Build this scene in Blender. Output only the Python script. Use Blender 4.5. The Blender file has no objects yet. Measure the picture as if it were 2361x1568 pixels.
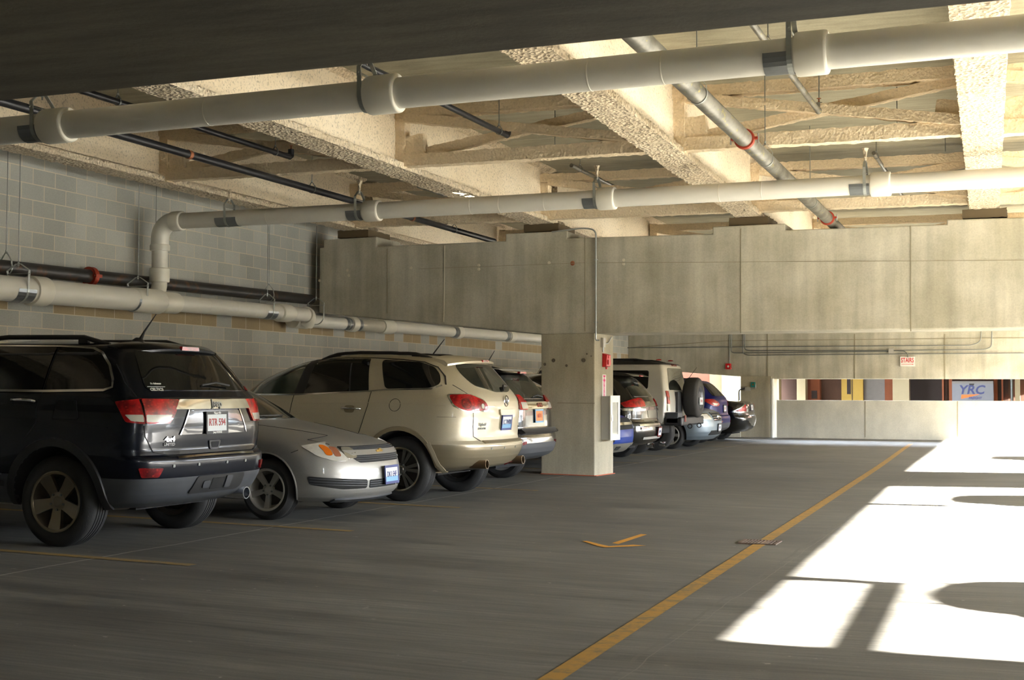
import bpy, bmesh, math, random
from mathutils import Vector, Matrix, noise
random.seed(7)
PI = math.pi
C = bpy.context.scene.collection
sc = bpy.context.scene

# ---------------------------------------------------------------- camera, sky, sun, exposure
FPX, YAW, PITCH, ROLL, CAMH = 3013.05, .3786005, .04016256, .00252212, 1.385
cyw, syw = math.cos(YAW), math.sin(YAW)
FWD = Vector((-syw*math.cos(PITCH), cyw*math.cos(PITCH), math.sin(PITCH)))
R0 = Vector((cyw, syw, 0)); U0 = R0.cross(FWD)
RGT = R0*math.cos(ROLL) + U0*math.sin(ROLL)
UPV = U0*math.cos(ROLL) - R0*math.sin(ROLL)
cam = bpy.data.cameras.new('camera'); camo = bpy.data.objects.new('camera', cam); C.objects.link(camo)
cam.sensor_width = 36; cam.lens = FPX/2361*36; cam.clip_end = 400; cam.clip_start = .05
m3 = Matrix((RGT, UPV, -FWD)).transposed()
camo.matrix_world = Matrix.Translation((0, 0, CAMH)) @ m3.to_4x4()
cam.dof.use_dof = True; cam.dof.focus_distance = 14.5; cam.dof.aperture_fstop = 10
sc.camera = camo
sc.view_settings.view_transform = 'Standard'; sc.view_settings.look = 'None'
sc.view_settings.gamma = 1; sc.view_settings.use_curve_mapping = False
sc.view_settings.exposure = 2.25
try:
    sc.cycles.use_denoising = True
    sc.cycles.max_bounces = 10; sc.cycles.diffuse_bounces = 6; sc.cycles.glossy_bounces = 4
    sc.cycles.sample_clamp_indirect = 12; sc.cycles.caustics_reflective = False; sc.cycles.caustics_refractive = False
    sc.cycles.use_adaptive_sampling = True; sc.cycles.adaptive_threshold = .015
except Exception: pass
w = bpy.data.worlds.new('world'); sc.world = w; w.use_nodes = True
bg = w.node_tree.nodes['Background']; bg.inputs[0].default_value = (.85, .94, 1.07, 1); bg.inputs[1].default_value = 13.0
SUN_DIR = Vector((-1, .05, -.312)).normalized()
sun = bpy.data.lights.new('sun', 'SUN'); sun.energy = 105; sun.color = (1, .97, .92); sun.angle = math.radians(.6)
suno = bpy.data.objects.new('sun', sun); C.objects.link(suno); suno.location = (60, 12, 20)
suno.rotation_euler = SUN_DIR.to_track_quat('-Z', 'Y').to_euler()

def at_y(x, y, Y):
    d = FWD + RGT*((x-1180.5)/FPX) - UPV*((y-784)/FPX); t = Y/d.y
    return Vector((0, 0, CAMH)) + d*t
def at_z(x, y, z):
    d = FWD + RGT*((x-1180.5)/FPX) - UPV*((y-784)/FPX); t = (z-CAMH)/d.z
    return Vector((0, 0, CAMH)) + d*t

# ---------------------------------------------------------------- materials
def lin(c): return tuple(((v/12.92) if v <= .04045 else ((v+.055)/1.055)**2.4) for v in c)
def rgb(r, g, b): return lin((r/255, g/255, b/255))
class NT:
    def __init__(s, name):
        s.m = bpy.data.materials.new(name); s.m.use_nodes = True; s.t = s.m.node_tree; s.n = s.t.nodes; s.l = s.t.links
        s.p = s.n['Principled BSDF']
    def add(s, typ, **kw):
        n = s.n.new(typ)
        for k, v in kw.items():
            if k.startswith('i_'):
                n.inputs[int(k[2:])].default_value = v
            else: setattr(n, k, v)
        return n
    def link(s, a, b): s.l.new(a, b)
    def coord(s, scale=(1, 1, 1), kind='Object', loc=(0, 0, 0)):
        tc = s.add('ShaderNodeTexCoord'); mp = s.add('ShaderNodeMapping')
        mp.inputs['Scale'].default_value = scale; mp.inputs['Location'].default_value = loc
        s.link(tc.outputs[kind], mp.inputs[0]); return mp.outputs[0]
    def noise(s, co, scale=5, detail=4, rough=.55):
        n = s.add('ShaderNodeTexNoise'); n.inputs['Scale'].default_value = scale; n.inputs['Detail'].default_value = detail
        n.inputs['Roughness'].default_value = rough
        if co is not None: s.link(co, n.inputs['Vector'])
        return n.outputs[0]
    def ramp(s, f, stops):
        r = s.add('ShaderNodeValToRGB'); e = r.color_ramp.elements
        while len(e) < len(stops): e.new(.5)
        for i, (p, c) in enumerate(stops):
            e[i].position = p; e[i].color = (c if len(c) == 4 else tuple(c)+(1,)) if not isinstance(c, (int, float)) else (c, c, c, 1)
        s.link(f, r.inputs[0]); return r.outputs[0]
    def mix(s, f, a, b, mode='MIX'):
        m = s.add('ShaderNodeMix', data_type='RGBA', blend_type=mode)
        for sock, v in ((0, f), (6, a), (7, b)):
            if hasattr(v, 'links') or hasattr(v, 'is_linked'): s.link(v, m.inputs[sock])
            elif isinstance(v, (int, float)): m.inputs[sock].default_value = v
            else: m.inputs[sock].default_value = tuple(v)+(1,) if len(v) == 3 else v
        return m.outputs[2]
    def math(s, op, a, b=0.0):
        m = s.add('ShaderNodeMath', operation=op)
        for i, v in enumerate((a, b)):
            if isinstance(v, (int, float)): m.inputs[i].default_value = v
            else: s.link(v, m.inputs[i])
        return m.outputs[0]
    def bump(s, h, strength=.3, dist=.02):
        b = s.add('ShaderNodeBump'); b.inputs['Strength'].default_value = strength; b.inputs['Distance'].default_value = dist
        s.link(h, b.inputs['Height']); s.link(b.outputs[0], s.p.inputs['Normal']); return b
    def col(s, v):
        if isinstance(v, tuple): s.p.inputs['Base Color'].default_value = v+(1,)
        else: s.link(v, s.p.inputs['Base Color'])
    def rough(s, v):
        if isinstance(v, (int, float)): s.p.inputs['Roughness'].default_value = v
        else: s.link(v, s.p.inputs['Roughness'])

MATS = {}
def M(name, col, rough=.5, metal=0., var=.06, vs=6, bump=0, bs=60, coat=0, spec=.5, emit=None, trans=0):
    if name in MATS: return MATS[name]
    t = NT(name); co = t.coord()
    n = t.noise(co, vs, 3)
    f = t.ramp(n, [(.3, 1-var), (.7, 1.0)])
    t.col(t.mix(1.0, tuple(col), f, 'MULTIPLY')); t.rough(rough); t.p.inputs['Metallic'].default_value = metal
    t.p.inputs['Specular IOR Level'].default_value = spec
    if coat: t.p.inputs['Coat Weight'].default_value = coat; t.p.inputs['Coat Roughness'].default_value = .03
    if bump: t.bump(t.noise(co, bs, 3), bump, .01)
    if emit: t.p.inputs['Emission Color'].default_value = tuple(emit[0])+(1,); t.p.inputs['Emission Strength'].default_value = emit[1]
    if trans: t.p.inputs['Transmission Weight'].default_value = trans
    MATS[name] = t.m; return t.m

def concrete(name, c1, c2, stain=.25, streak=(1, 1, .12), scale=1.0, bump=.15, joints=None, rough=.85):
    t = NT(name); co = t.coord(); cs = t.coord(scale=streak)
    a = t.noise(co, .8*scale, 5); b = t.noise(cs, 3.2*scale, 5); g = t.noise(co, 45, 3, .7)
    col = t.mix(t.ramp(a, [(.35, 0.0), (.65, 1.0)]), c1, c2)
    col = t.mix(1.0, col, t.ramp(b, [(.35, 1-stain), (.6, 1.0), (.72, 1+stain*.25)]), 'MULTIPLY')
    col = t.mix(1.0, col, t.ramp(g, [(.3, .86), (.6, 1.0)]), 'MULTIPLY')
    pits = t.add('ShaderNodeTexVoronoi'); pits.inputs['Scale'].default_value = 3.1; t.link(co, pits.inputs['Vector'])
    col = t.mix(t.ramp(pits.outputs['Distance'], [(.0, .55), (.035, 0.0)]), col, tuple(v*.45 for v in c1))
    t.col(col); t.rough(rough); t.bump(g, bump, .01); return t.m

M_beam = concrete('beam_concrete', rgb(178, 172, 152), rgb(206, 200, 183), .20, (1.1, 1.1, .09), 1.5)
M_pillar = concrete('pillar_concrete', rgb(188, 179, 156), rgb(170, 162, 140), .14, (2, 2, .35))
M_parapet = concrete('parapet_concrete', rgb(196, 190, 172), rgb(212, 205, 186), .12, (1, 1, .5))
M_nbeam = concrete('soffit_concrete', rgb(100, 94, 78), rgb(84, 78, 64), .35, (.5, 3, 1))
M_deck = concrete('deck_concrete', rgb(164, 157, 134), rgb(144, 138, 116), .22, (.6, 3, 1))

# floor : brushed concrete, streaks run across the lot, tyre wear, joint lines
t = NT('floor_concrete'); co = t.coord(); cs = t.coord(scale=(.22, 2.4, 1)); cf = t.coord(scale=(.5, 9, 1))
a = t.noise(co, .35, 5); b = t.noise(cs, 1.5, 6, .6); g = t.noise(co, 70, 3, .7); f2 = t.noise(cf, 3, 5, .65)
col = t.mix(t.ramp(a, [(.35, 0.), (.65, 1.)]), rgb(96, 93, 85), rgb(113, 110, 101))
col = t.mix(1., col, t.ramp(b, [(.3, .60), (.5, .95), (.7, 1.25)]), 'MULTIPLY')
col = t.mix(1., col, t.ramp(f2, [(.32, .68), (.6, 1.08)]), 'MULTIPLY')
col = t.mix(1., col, t.ramp(g, [(.3, .88), (.65, 1.05)]), 'MULTIPLY')
sp = t.noise(t.coord(scale=(1, 1.6, 1)), 9, 3, .6)
col = t.mix(t.ramp(sp, [(.70, 0.), (.78, .45)]), col, rgb(196, 190, 176))
vo = t.add('ShaderNodeTexVoronoi'); vo.inputs['Scale'].default_value = 2.3; t.link(t.coord(scale=(1, 1, 0)), vo.inputs['Vector'])
col = t.mix(t.ramp(vo.outputs['Distance'], [(.0, .8), (.03, 0.)]), col, rgb(215, 210, 198))
sx = t.add('ShaderNodeSeparateXYZ'); t.link(t.coord(), sx.inputs[0])
wob = t.math('MULTIPLY', t.math('SUBTRACT', t.noise(t.coord(scale=(1, 1, 0)), 1.3, 3), .5), .09)
for xj, wd, cc in ((-6.93, .012, rgb(176, 171, 158)), (-1.93, .012, rgb(96, 92, 84)), (-1.87, .004, rgb(120, 116, 106)), (-9.8, .01, rgb(88, 85, 76))):
    d = t.math('ABSOLUTE', t.math('SUBTRACT', t.math('ADD', sx.outputs[0], wob), xj))
    col = t.mix(t.math('MULTIPLY', t.math('LESS_THAN', d, wd), .6), col, cc)
t.col(col); t.rough(t.ramp(b, [(.3, .62), (.7, .82)])); t.bump(f2, .12, .01); M_floor = t.m

# grey concrete block wall
t = NT('block_wall'); tc = t.add('ShaderNodeTexCoord'); sx = t.add('ShaderNodeSeparateXYZ'); t.link(tc.outputs['Object'], sx.inputs[0])
BW, BH = .4064, .2032
zc = t.math('DIVIDE', t.math('SUBTRACT', sx.outputs[2], 2.3936-20*BH), BH)
row = t.math('FLOOR', zc); odd = t.math('MODULO', t.math('ADD', row, 100), 2)
yc = t.math('ADD', t.math('DIVIDE', t.math('SUBTRACT', sx.outputs[1], 12.7058-40*BW), BW), t.math('MULTIPLY', odd, .5))
fy = t.math('FRACT', yc); fz = t.math('FRACT', zc)
ey = t.math('MINIMUM', fy, t.math('SUBTRACT', 1., fy)); ez = t.math('MINIMUM', fz, t.math('SUBTRACT', 1., fz))
mort = t.math('MAXIMUM', t.math('LESS_THAN', ey, .014), t.math('LESS_THAN', ez, .028))
cv = t.add('ShaderNodeCombineXYZ'); t.link(row, cv.inputs[0]); t.link(t.math('FLOOR', yc), cv.inputs[1])
wn = t.add('ShaderNodeTexWhiteNoise', noise_dimensions='2D'); t.link(cv.outputs[0], wn.inputs['Vector'])
base = t.mix(wn.outputs['Value'], rgb(168, 168, 162), rgb(187, 187, 181))
brow = t.math('COMPARE', row, 20.0)
wn2 = t.add('ShaderNodeTexWhiteNoise', noise_dimensions='1D'); t.link(t.math('FLOOR', yc), wn2.inputs['W'])
bsel = t.math('MULTIPLY', brow, t.math('GREATER_THAN', wn2.outputs['Value'], .2))
base = t.mix(bsel, base, rgb(168, 150, 118))
gg = t.noise(t.coord(), 60, 3, .7); lg = t.noise(t.coord(scale=(1, 1, .25)), .9, 4)
base = t.mix(1., base, t.ramp(gg, [(.3, .88), (.65, 1.04)]), 'MULTIPLY')
base = t.mix(1., base, t.ramp(lg, [(.35, .9), (.65, 1.05)]), 'MULTIPLY')
base = t.mix(mort, base, rgb(208, 198, 176))
t.col(base); t.rough(.9); hb = t.math('SUBTRACT', t.math('MULTIPLY', gg, .25), mort); t.bump(hb, .25, .008); M_cmu = t.m

# rough sprayed fireproofing
t = NT('sprayed_fireproofing'); co = t.coord()
a = t.noise(co, 27, 3, .6); v = t.add('ShaderNodeTexVoronoi'); v.inputs['Scale'].default_value = 26; t.link(co, v.inputs['Vector'])
big = t.noise(co, 1.2, 3)
hh = t.math('ADD', t.math('MULTIPLY', a, .8), t.math('MULTIPLY', v.outputs['Distance'], .9))
col = t.mix(t.ramp(big, [(.35, 0.), (.65, 1.)]), rgb(214, 196, 168), rgb(228, 212, 186))
col = t.mix(1., col, t.ramp(a, [(.34, .6), (.48, 1.)]), 'MULTIPLY')
t.col(col); t.rough(.95); t.bump(hh, .8, .04); M_fire = t.m
t = NT('lumpy_fireproofing'); co = t.coord()
a = t.noise(co, 34, 3, .6); v = t.add('ShaderNodeTexVoronoi'); v.inputs['Scale'].default_value = 30; t.link(co, v.inputs['Vector'])
t.col(t.mix(1., rgb(228, 209, 178), t.ramp(a, [(.3, .86), (.5, 1.)]), 'MULTIPLY')); t.rough(.95)
t.bump(t.math('ADD', t.math('MULTIPLY', a, 1.2), v.outputs['Distance']), .5, .022); M_fire2 = t.m
# the dusty patches and smooth webs
t = NT('sprayed_web'); co = t.coord(); a = t.noise(co, 36, 3, .65); big = t.noise(co, .9, 3)
col = t.mix(t.ramp(big, [(.35, 0.), (.65, 1.)]), rgb(222, 205, 178), rgb(234, 219, 195))
col = t.mix(1., col, t.ramp(a, [(.34, .62), (.47, 1.)]), 'MULTIPLY')
t.col(col); t.rough(.95); t.bump(a, .5, .02); M_web = t.m

def worn_paint(name, c, under, amt=.5):
    t = NT(name); n = t.noise(t.coord(scale=(1, 1, 0)), 16, 6, .75); n2 = t.noise(t.coord(scale=(.4, 3, 0)), 3, 4)
    s_ = t.math('ADD', t.math('MULTIPLY', n, .6), t.math('MULTIPLY', n2, .4))
    t.col(t.mix(t.ramp(s_, [(amt-.06, 0.), (amt+.06, 1.)]), under, c)); t.rough(.75); return t.m
M_yel = worn_paint('yellow_line_paint', rgb(170, 126, 44), rgb(128, 108, 66), .48)
M_yel2 = worn_paint('worn_yellow_paint', rgb(158, 128, 62), rgb(118, 108, 86), .46)

M_pvc = M('white_plastic_pipe', rgb(226, 223, 214), .42, var=.05, vs=3, bump=.05, bs=25)
M_pvcw = M('white_pipe_collar', rgb(232, 228, 216), .4, var=.04)
t = NT('black_steel_pipe'); co = t.coord(); n = t.noise(co, 5, 5)
t.col(t.mix(t.ramp(n, [(.56, 0.), (.68, .7)]), rgb(58, 56, 54), rgb(112, 78, 52))); t.rough(.42); t.p.inputs['Metallic'].default_value = .35; M_bpipe = t.m
M_black_pipe = M('dark_sprinkler_pipe', rgb(46, 46, 48), .35, .4, var=.15)
t = NT('grey_steel_pipe'); co = t.coord(scale=(1, .5, 1)); n = t.noise(co, 9, 5); n2 = t.noise(t.coord(scale=(4, 1.2, 4)), 7, 2)
c_ = t.mix(t.ramp(n, [(.4, 0.), (.65, 1.)]), rgb(132, 129, 120), rgb(92, 89, 80)); t.col(t.mix(t.ramp(n2, [(.63, 0.), (.68, .5)]), c_, rgb(176, 160, 70)))
t.rough(.4); t.p.inputs['Metallic'].default_value = .45; M_gpipe = t.m
M_galv = M('galvanised_steel', rgb(176, 180, 176), .35, .5, var=.12, vs=20)
M_galvd = M('dull_galvanised_rod', rgb(120, 122, 118), .5, .6, var=.1)
M_sheet = M('saddle_sheet_metal', rgb(140, 144, 146), .28, .6, var=.06)
M_orange = M('orange_coupling_paint', rgb(158, 54, 30), .55, var=.08)
M_rust = M('rusty_fitting', rgb(150, 92, 60), .7, .2)
M_red = M('red_alarm_plastic', rgb(196, 24, 30), .4)
M_teal = M('teal_plastic', rgb(24, 120, 112), .5)
M_greybox = M('grey_cabinet', rgb(172, 169, 160), .5, .1, var=.03)
M_whitebox = M('white_enamel', rgb(232, 230, 220), .35, var=.02)
M_sign = M('white_sign_face', rgb(232, 230, 224), .4, var=.02)
M_pink = M('faded_red_ink', rgb(222, 62, 128), .6, var=.03)
M_signred = M('red_letter_paint', rgb(206, 34, 40), .5, var=.03)
M_grate = M('rusty_grate_iron', rgb(128, 108, 94), .7, .3, var=.3, vs=30)
M_darkhole = M('dark_cavity', (.006, .006, .006), .9)
M_chrome = M('chrome', rgb(220, 222, 226), .10, 1., var=.02)
M_alloy = M('alloy_wheel', rgb(196, 192, 182), .32, .6, var=.1)
M_alloyj = M('dull_alloy_wheel', rgb(140, 130, 112), .3, .8, var=.1)
M_alloyd = M('dark_alloy', rgb(92, 90, 86), .28, .9, var=.1)
M_tyre = M('tyre_rubber', rgb(34, 33, 32), .8, var=.2, vs=20, bump=.2, bs=90)
M_tyred = M('dusty_tyre_rubber', rgb(50, 48, 45), .85, var=.25, vs=25, bump=.3, bs=70)
M_plastic = M('black_trim_plastic', rgb(36, 36, 37), .5, var=.1)
M_greyplastic = M('grey_bumper_plastic', rgb(70, 72, 76), .5, var=.1)
M_glass = M('dark_tinted_glass', (.010, .011, .011), .03, 0, var=.02, coat=.15, spec=.4)
M_glass2 = M('clear_dusty_glass', (.030, .034, .028), .06, 0, var=.1, coat=.5, spec=.8)
M_glass3 = M('greenish_side_glass', (.045, .065, .050), .05, 0, var=.3, vs=3, coat=.5, spec=.8)
def lampmat(name, c1, c2):
    t = NT(name); v = t.add('ShaderNodeTexVoronoi'); v.inputs['Scale'].default_value = 26; t.link(t.coord(scale=(1, 1, 1.6)), v.inputs['Vector']); n = t.noise(t.coord(), 9, 3)
    c_ = t.mix(t.ramp(n, [(.35, 0.), (.62, 1.)]), c1, c2); t.col(t.mix(t.ramp(v.outputs['Distance'], [(.0, .55), (.35, 0.)]), c_, rgb(236, 58, 48)))
    t.rough(.25); t.p.inputs['Coat Weight'].default_value = .5; t.p.inputs['Coat Roughness'].default_value = .03; MATS[name] = t.m; return t.m
M_lamp = lampmat('red_tail_lamp_lens', rgb(205, 22, 26), rgb(120, 8, 14)); M_lampd = lampmat('dark_red_lamp_lens', rgb(150, 14, 20), rgb(80, 6, 10))
M_clear = M('clear_lamp_lens', rgb(226, 224, 214), .12, .15, var=.2, vs=14, coat=1)
M_amber = M('amber_lamp_lens', rgb(232, 120, 28), .15, var=.12, vs=14, coat=1)
M_seam = M('panel_gap', (.004, .004, .004), .8)
M_plate = M('licence_plate_face', rgb(214, 220, 222), .4, var=.03)
M_plateblue = M('licence_plate_blue', rgb(110, 166, 206), .4, var=.03)
M_plateorange = M('licence_plate_orange', rgb(236, 128, 40), .4, var=.03)
M_inkred = M('plate_red_ink', rgb(168, 44, 44), .5)
M_inkblue = M('plate_blue_ink', rgb(40, 52, 110), .5)
M_inkwhite = M('white_ink', rgb(236, 236, 232), .5)
M_alu = M('exhaust_steel', rgb(176, 170, 158), .3, .9)
def paint(name, c, rough=.28, metal=.35, coat=.9, spec=.5):
    if name in MATS: return MATS[name]
    t = NT(name); n = t.noise(t.coord(), 220, 2); t.col(t.mix(1., tuple(c), t.ramp(n, [(.35, .92), (.65, 1.04)]), 'MULTIPLY'))
    t.rough(rough); t.p.inputs['Metallic'].default_value = metal
    t.p.inputs['Coat Weight'].default_value = coat; t.p.inputs['Coat Roughness'].default_value = .04; t.p.inputs['Specular IOR Level'].default_value = spec
    MATS[name] = t.m; return t.m

# ---------------------------------------------------------------- mesh helpers
class MB:
    def __init__(s): s.v = []; s.f = []; s.m = []
    def face(s, idx, m=0): s.f.append(tuple(idx)); s.m.append(m)
    def quad(s, a, b, c, d, m=0):
        n = len(s.v); s.v += [Vector(a), Vector(b), Vector(c), Vector(d)]; s.face((n, n+1, n+2, n+3), m)
    def box(s, lo, hi, m=0):
        x0, y0, z0 = lo; x1, y1, z1 = hi; n = len(s.v)
        s.v += [Vector(p) for p in ((x0, y0, z0), (x1, y0, z0), (x1, y1, z0), (x0, y1, z0), (x0, y0, z1), (x1, y0, z1), (x1, y1, z1), (x0, y1, z1))]
        for q in ((0, 3, 2, 1), (4, 5, 6, 7), (0, 1, 5, 4), (1, 2, 6, 5), (2, 3, 7, 6), (3, 0, 4, 7)): s.face([n+i for i in q], m)
        return s
    def bar(s, a, b, w, h, up=(0, 0, 1), m=0):
        a, b = Vector(a), Vector(b); d = (b-a).normalized(); up = Vector(up)
        sd = d.cross(up)
        if sd.length < 1e-4: sd = d.cross(Vector((1, 0, 0)))
        sd.normalize(); up = sd.cross(d).normalized(); n = len(s.v)
        for p in (a, b):
            for i, j in ((-1, -1), (1, -1), (1, 1), (-1, 1)): s.v.append(p+sd*(i*w/2)+up*(j*h/2))
        for q in ((0, 3, 2, 1), (4, 5, 6, 7), (0, 1, 5, 4), (1, 2, 6, 5), (2, 3, 7, 6), (3, 0, 4, 7)): s.face([n+i for i in q], m)
        return s
    def prism(s, pts, ext, m=0):
        ext = Vector(ext); n = len(s.v); k = len(pts)
        s.v += [Vector(p) for p in pts] + [Vector(p)+ext for p in pts]
        s.face(list(range(n+k-1, n-1, -1)), m); s.face(list(range(n+k, n+2*k)), m)
        for i in range(k): s.face((n+i, n+(i+1) % k, n+k+(i+1) % k, n+k+i), m)
        return s
    def tube(s, pts, r, seg=16, m=0, cap=True):
        pts = [Vector(p) for p in pts]; rs = r if isinstance(r, (list, tuple)) else [r]*len(pts)
        n0 = len(s.v); d0 = (pts[1]-pts[0]).normalized(); up = Vector((0, 0, 1)) if abs(d0.z) < .9 else Vector((1, 0, 0))
        u = (up-d0*up.dot(d0)).normalized()
        for i, p in enumerate(pts):
            d = ((pts[min(i+1, len(pts)-1)]-p).normalized() + (p-pts[max(i-1, 0)]).normalized())
            d = d.normalized() if d.length > 1e-6 else d0
            u = (u-d*u.dot(d)).normalized(); v = d.cross(u)
            for k in range(seg):
                a = 2*PI*k/seg; s.v.append(p+(u*math.cos(a)+v*math.sin(a))*rs[i])
        for i in range(len(pts)-1):
            for k in range(seg):
                a = n0+i*seg+k; b = n0+i*seg+(k+1) % seg; s.face((a, b, b+seg, a+seg), m)
        if cap:
            s.face([n0+k for k in range(seg-1, -1, -1)], m); e = n0+(len(pts)-1)*seg; s.face([e+k for k in range(seg)], m)
        return s
    def lathe(s, prof, c, ax=(0, 1, 0), seg=48, m=0, close=False, mats=None):
        ax = Vector(ax).normalized(); c = Vector(c); u = ax.orthogonal().normalized()
        if abs(ax.y) > .9: u = Vector((1, 0, 0))
        v = ax.cross(u); n0 = len(s.v); K = len(prof)
        for (r, h) in prof:
            for k in range(seg):
                a = 2*PI*k/seg; s.v.append(c+ax*h+(u*math.cos(a)+v*math.sin(a))*r)
        for i in range(K-1 if not close else K):
            j = (i+1) % K
            for k in range(seg):
                a, b = n0+i*seg+k, n0+i*seg+(k+1) % seg; cc, d = n0+j*seg+(k+1) % seg, n0+j*seg+k
                s.face((a, b, cc, d), (mats[i] if mats else m))
        return s
    def add(s, o, mat=None):
        n = len(s.v); s.v += [(mat @ p if mat else p) for p in o.v]
        for f, m in zip(o.f, o.m): s.face([n+i for i in f], m)
        return s
    def xf(s, mat): s.v = [mat @ p for p in s.v]; return s
    def mesh(s, name, mats, smooth=30):
        me = bpy.data.meshes.new(name); me.from_pydata([tuple(v) for v in s.v], [], s.f)
        for mm in (mats if isinstance(mats, (list, tuple)) else [mats]): me.materials.append(mm)
        me.polygons.foreach_set('material_index', s.m)
        bm = bmesh.new(); bm.from_mesh(me); bmesh.ops.recalc_face_normals(bm, faces=bm.faces); bm.to_mesh(me); bm.free()
        if smooth:
            me.polygons.foreach_set('use_smooth', [True]*len(me.polygons)); me.set_sharp_from_angle(angle=math.radians(smooth))
        me.update(); return me
    def build(s, name, mats, parent=None, smooth=30):
        o = bpy.data.objects.new(name, s.mesh(name, mats, smooth)); C.objects.link(o)
        if parent: o.parent = parent
        return o

def tag(o, label=None, cat=None, group=None, kind=None):
    if label: o['label'] = label
    if cat: o['category'] = cat
    if group: o['group'] = group
    if kind: o['kind'] = kind
    return o
def empty(name, loc=(0, 0, 0), rz=0, label=None, cat=None, group=None):
    o = bpy.data.objects.new(name, None); C.objects.link(o); o.location = loc; o.rotation_euler = (0, 0, rz); o.empty_display_size = .1
    return tag(o, label, cat, group)
def bevel(o, wd=.01, seg=2):
    b = o.modifiers.new('bevel', 'BEVEL'); b.width = wd; b.segments = seg; b.limit_method = 'ANGLE'; b.angle_limit = math.radians(40); return o
def copy_tree(o, parent=None):
    c = o.copy(); C.objects.link(c); c.parent = parent
    for ch in [x for x in bpy.data.objects if x.parent == o]: copy_tree(ch, c)
    return c
_font_cache = {}
def text_mesh(body, size=1., depth=.004, bold=0., squeeze=1., shear=0.):
    cu = bpy.data.curves.new('lettering', 'FONT'); cu.body = body; cu.size = size; cu.extrude = depth; cu.offset = bold
    cu.align_x = 'CENTER'; cu.align_y = 'CENTER'; cu.shear = shear; cu.resolution_u = 3
    o = bpy.data.objects.new('lettering', cu); C.objects.link(o)
    dg = bpy.context.evaluated_depsgraph_get(); me = bpy.data.meshes.new_from_object(o.evaluated_get(dg))
    bpy.data.objects.remove(o); bpy.data.curves.remove(cu)
    for v in me.vertices: v.co.x *= squeeze
    return me
def text(body, size, mat, parent, pos, xdir, ydir, name='lettering', depth=.002, bold=0., squeeze=1., shear=0.):
    me = text_mesh(body, size, depth, bold, squeeze, shear); me.name = name; me.materials.clear(); me.materials.append(mat)
    o = bpy.data.objects.new(name, me); C.objects.link(o)
    x = Vector(xdir).normalized(); y = Vector(ydir); y = (y-x*y.dot(x)).normalized(); z = x.cross(y)
    o.matrix_local = Matrix.Translation(pos) @ Matrix((x, y, z)).transposed().to_4x4()
    if parent: o.parent = parent
    return o

def sst(a, b, x):
    t_ = min(1, max(0, (x-a)/(b-a))); return t_*t_*(3-2*t_)
def floor_z(X, Y):
    g = sst(24, 36, Y); return (1-g)*.0135*abs(-2.4-max(X, -12)) + g*.055
SL = .0135
# ---------------------------------------------------------------- floor, walls, deck
def grid_mesh(xs, ys, zf):
    b = MB(); n = len(xs)
    for y in ys:
        for x in xs: b.v.append(Vector((x, y, zf(x, y))))
    for j in range(len(ys)-1):
        for i in range(n-1): b.face((j*n+i, j*n+i+1, (j+1)*n+i+1, (j+1)*n+i))
    return b
xs = [-11.95, -8, -5, -2.4, 0, 8.2]; ys = [-9.4]+[i for i in range(-6, 45, 2)]
fb = grid_mesh(xs, ys, lambda x, y: floor_z(x, y)); n_ = len(fb.v)
tag(fb.build('floor', M_floor), 'grey brushed concrete parking deck floor with worn yellow lines', 'floor', kind='structure')
wl = MB().box((-12.1, -9.5, -.3), (-11.78, 44, 5.25))
tag(wl.build('wall_left', M_cmu, smooth=0), 'grey concrete block wall with one course of brown blocks', 'wall', kind='structure')
deckz = lambda X: 5.06-SL*(X+7.25)
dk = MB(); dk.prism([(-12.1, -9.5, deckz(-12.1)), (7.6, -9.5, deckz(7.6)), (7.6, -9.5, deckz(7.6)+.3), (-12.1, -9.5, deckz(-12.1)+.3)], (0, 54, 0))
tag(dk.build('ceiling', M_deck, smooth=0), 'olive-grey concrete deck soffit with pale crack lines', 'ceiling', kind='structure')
# pale crack lines on the soffit
def rough_line(pts, wd, name, mat, lab):
    b = MB(); q = []
    for a, c in zip(pts[:-1], pts[1:]):
        a, c = Vector(a), Vector(c)
        for i in range(14): q.append(a.lerp(c, i/14)+Vector((0, noise.noise(Vector((a.x*3+i*.37, a.y, 1)))*.09, 0)))
    for a, c in zip(q[:-1], q[1:]):
        b.bar(a, c, wd, .003)
    return tag(b.build(name, mat), lab, 'crack', kind='structure')
M_crack = M('pale_mineral_deposit', rgb(208, 202, 184), .9)
for i, (y_, x0, x1) in enumerate(((9.7, -7.2, -4.0), (12.3, -3.6, -.8), (15.6, -7.1, -4.1), (17.6, -7, -4.2), (17.2, -3.6, -.7))):
    rough_line([(x0, y_, deckz(x0)-.004), (x1, y_-.1, deckz(x1)-.004)], .012, 'trim_%d' % (i+1), M_crack, 'thin pale crack running across the concrete soffit')

# back beam: haunched, notched top, spans the whole lot
def beam_profile(Y, top, bot): return [(x, Y, z) for x, z in bot] + [(x, Y, z) for x, z in reversed(top)]
bt = [(-11.53, 3.72), (-11.53, 3.90), (-11.45, 3.90), (-11.45, 4.04), (-10.41, 4.05), (-10.41, 3.88), (-8.03, 3.88), (-8.03, 4.0), (-6.95, 4.0), (-6.95, 3.88), (-4.57, 3.85), (-4.57, 3.96),
      (-3.45, 3.96), (-3.45, 3.86), (-1.12, 3.84), (-1.12, 3.91), (.0, 3.89), (0, 3.82), (2.4, 3.8), (2.4, 3.87), (3.5, 3.87), (3.5, 3.78), (6.4, 3.75), (6.4, 3.85), (7.3, 3.85)]
bb_ = [(-11.53, 2.76), (-7.38, 2.335), (7.3, 2.30)]
b = MB(); pr = [(x, 19.88, z) for x, z in bb_]+[(x, 19.88, z) for x, z in reversed(bt)]
b.prism(pr, (0, .92, 0))
bo = b.build('concrete_beam', M_beam, smooth=0)
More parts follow.
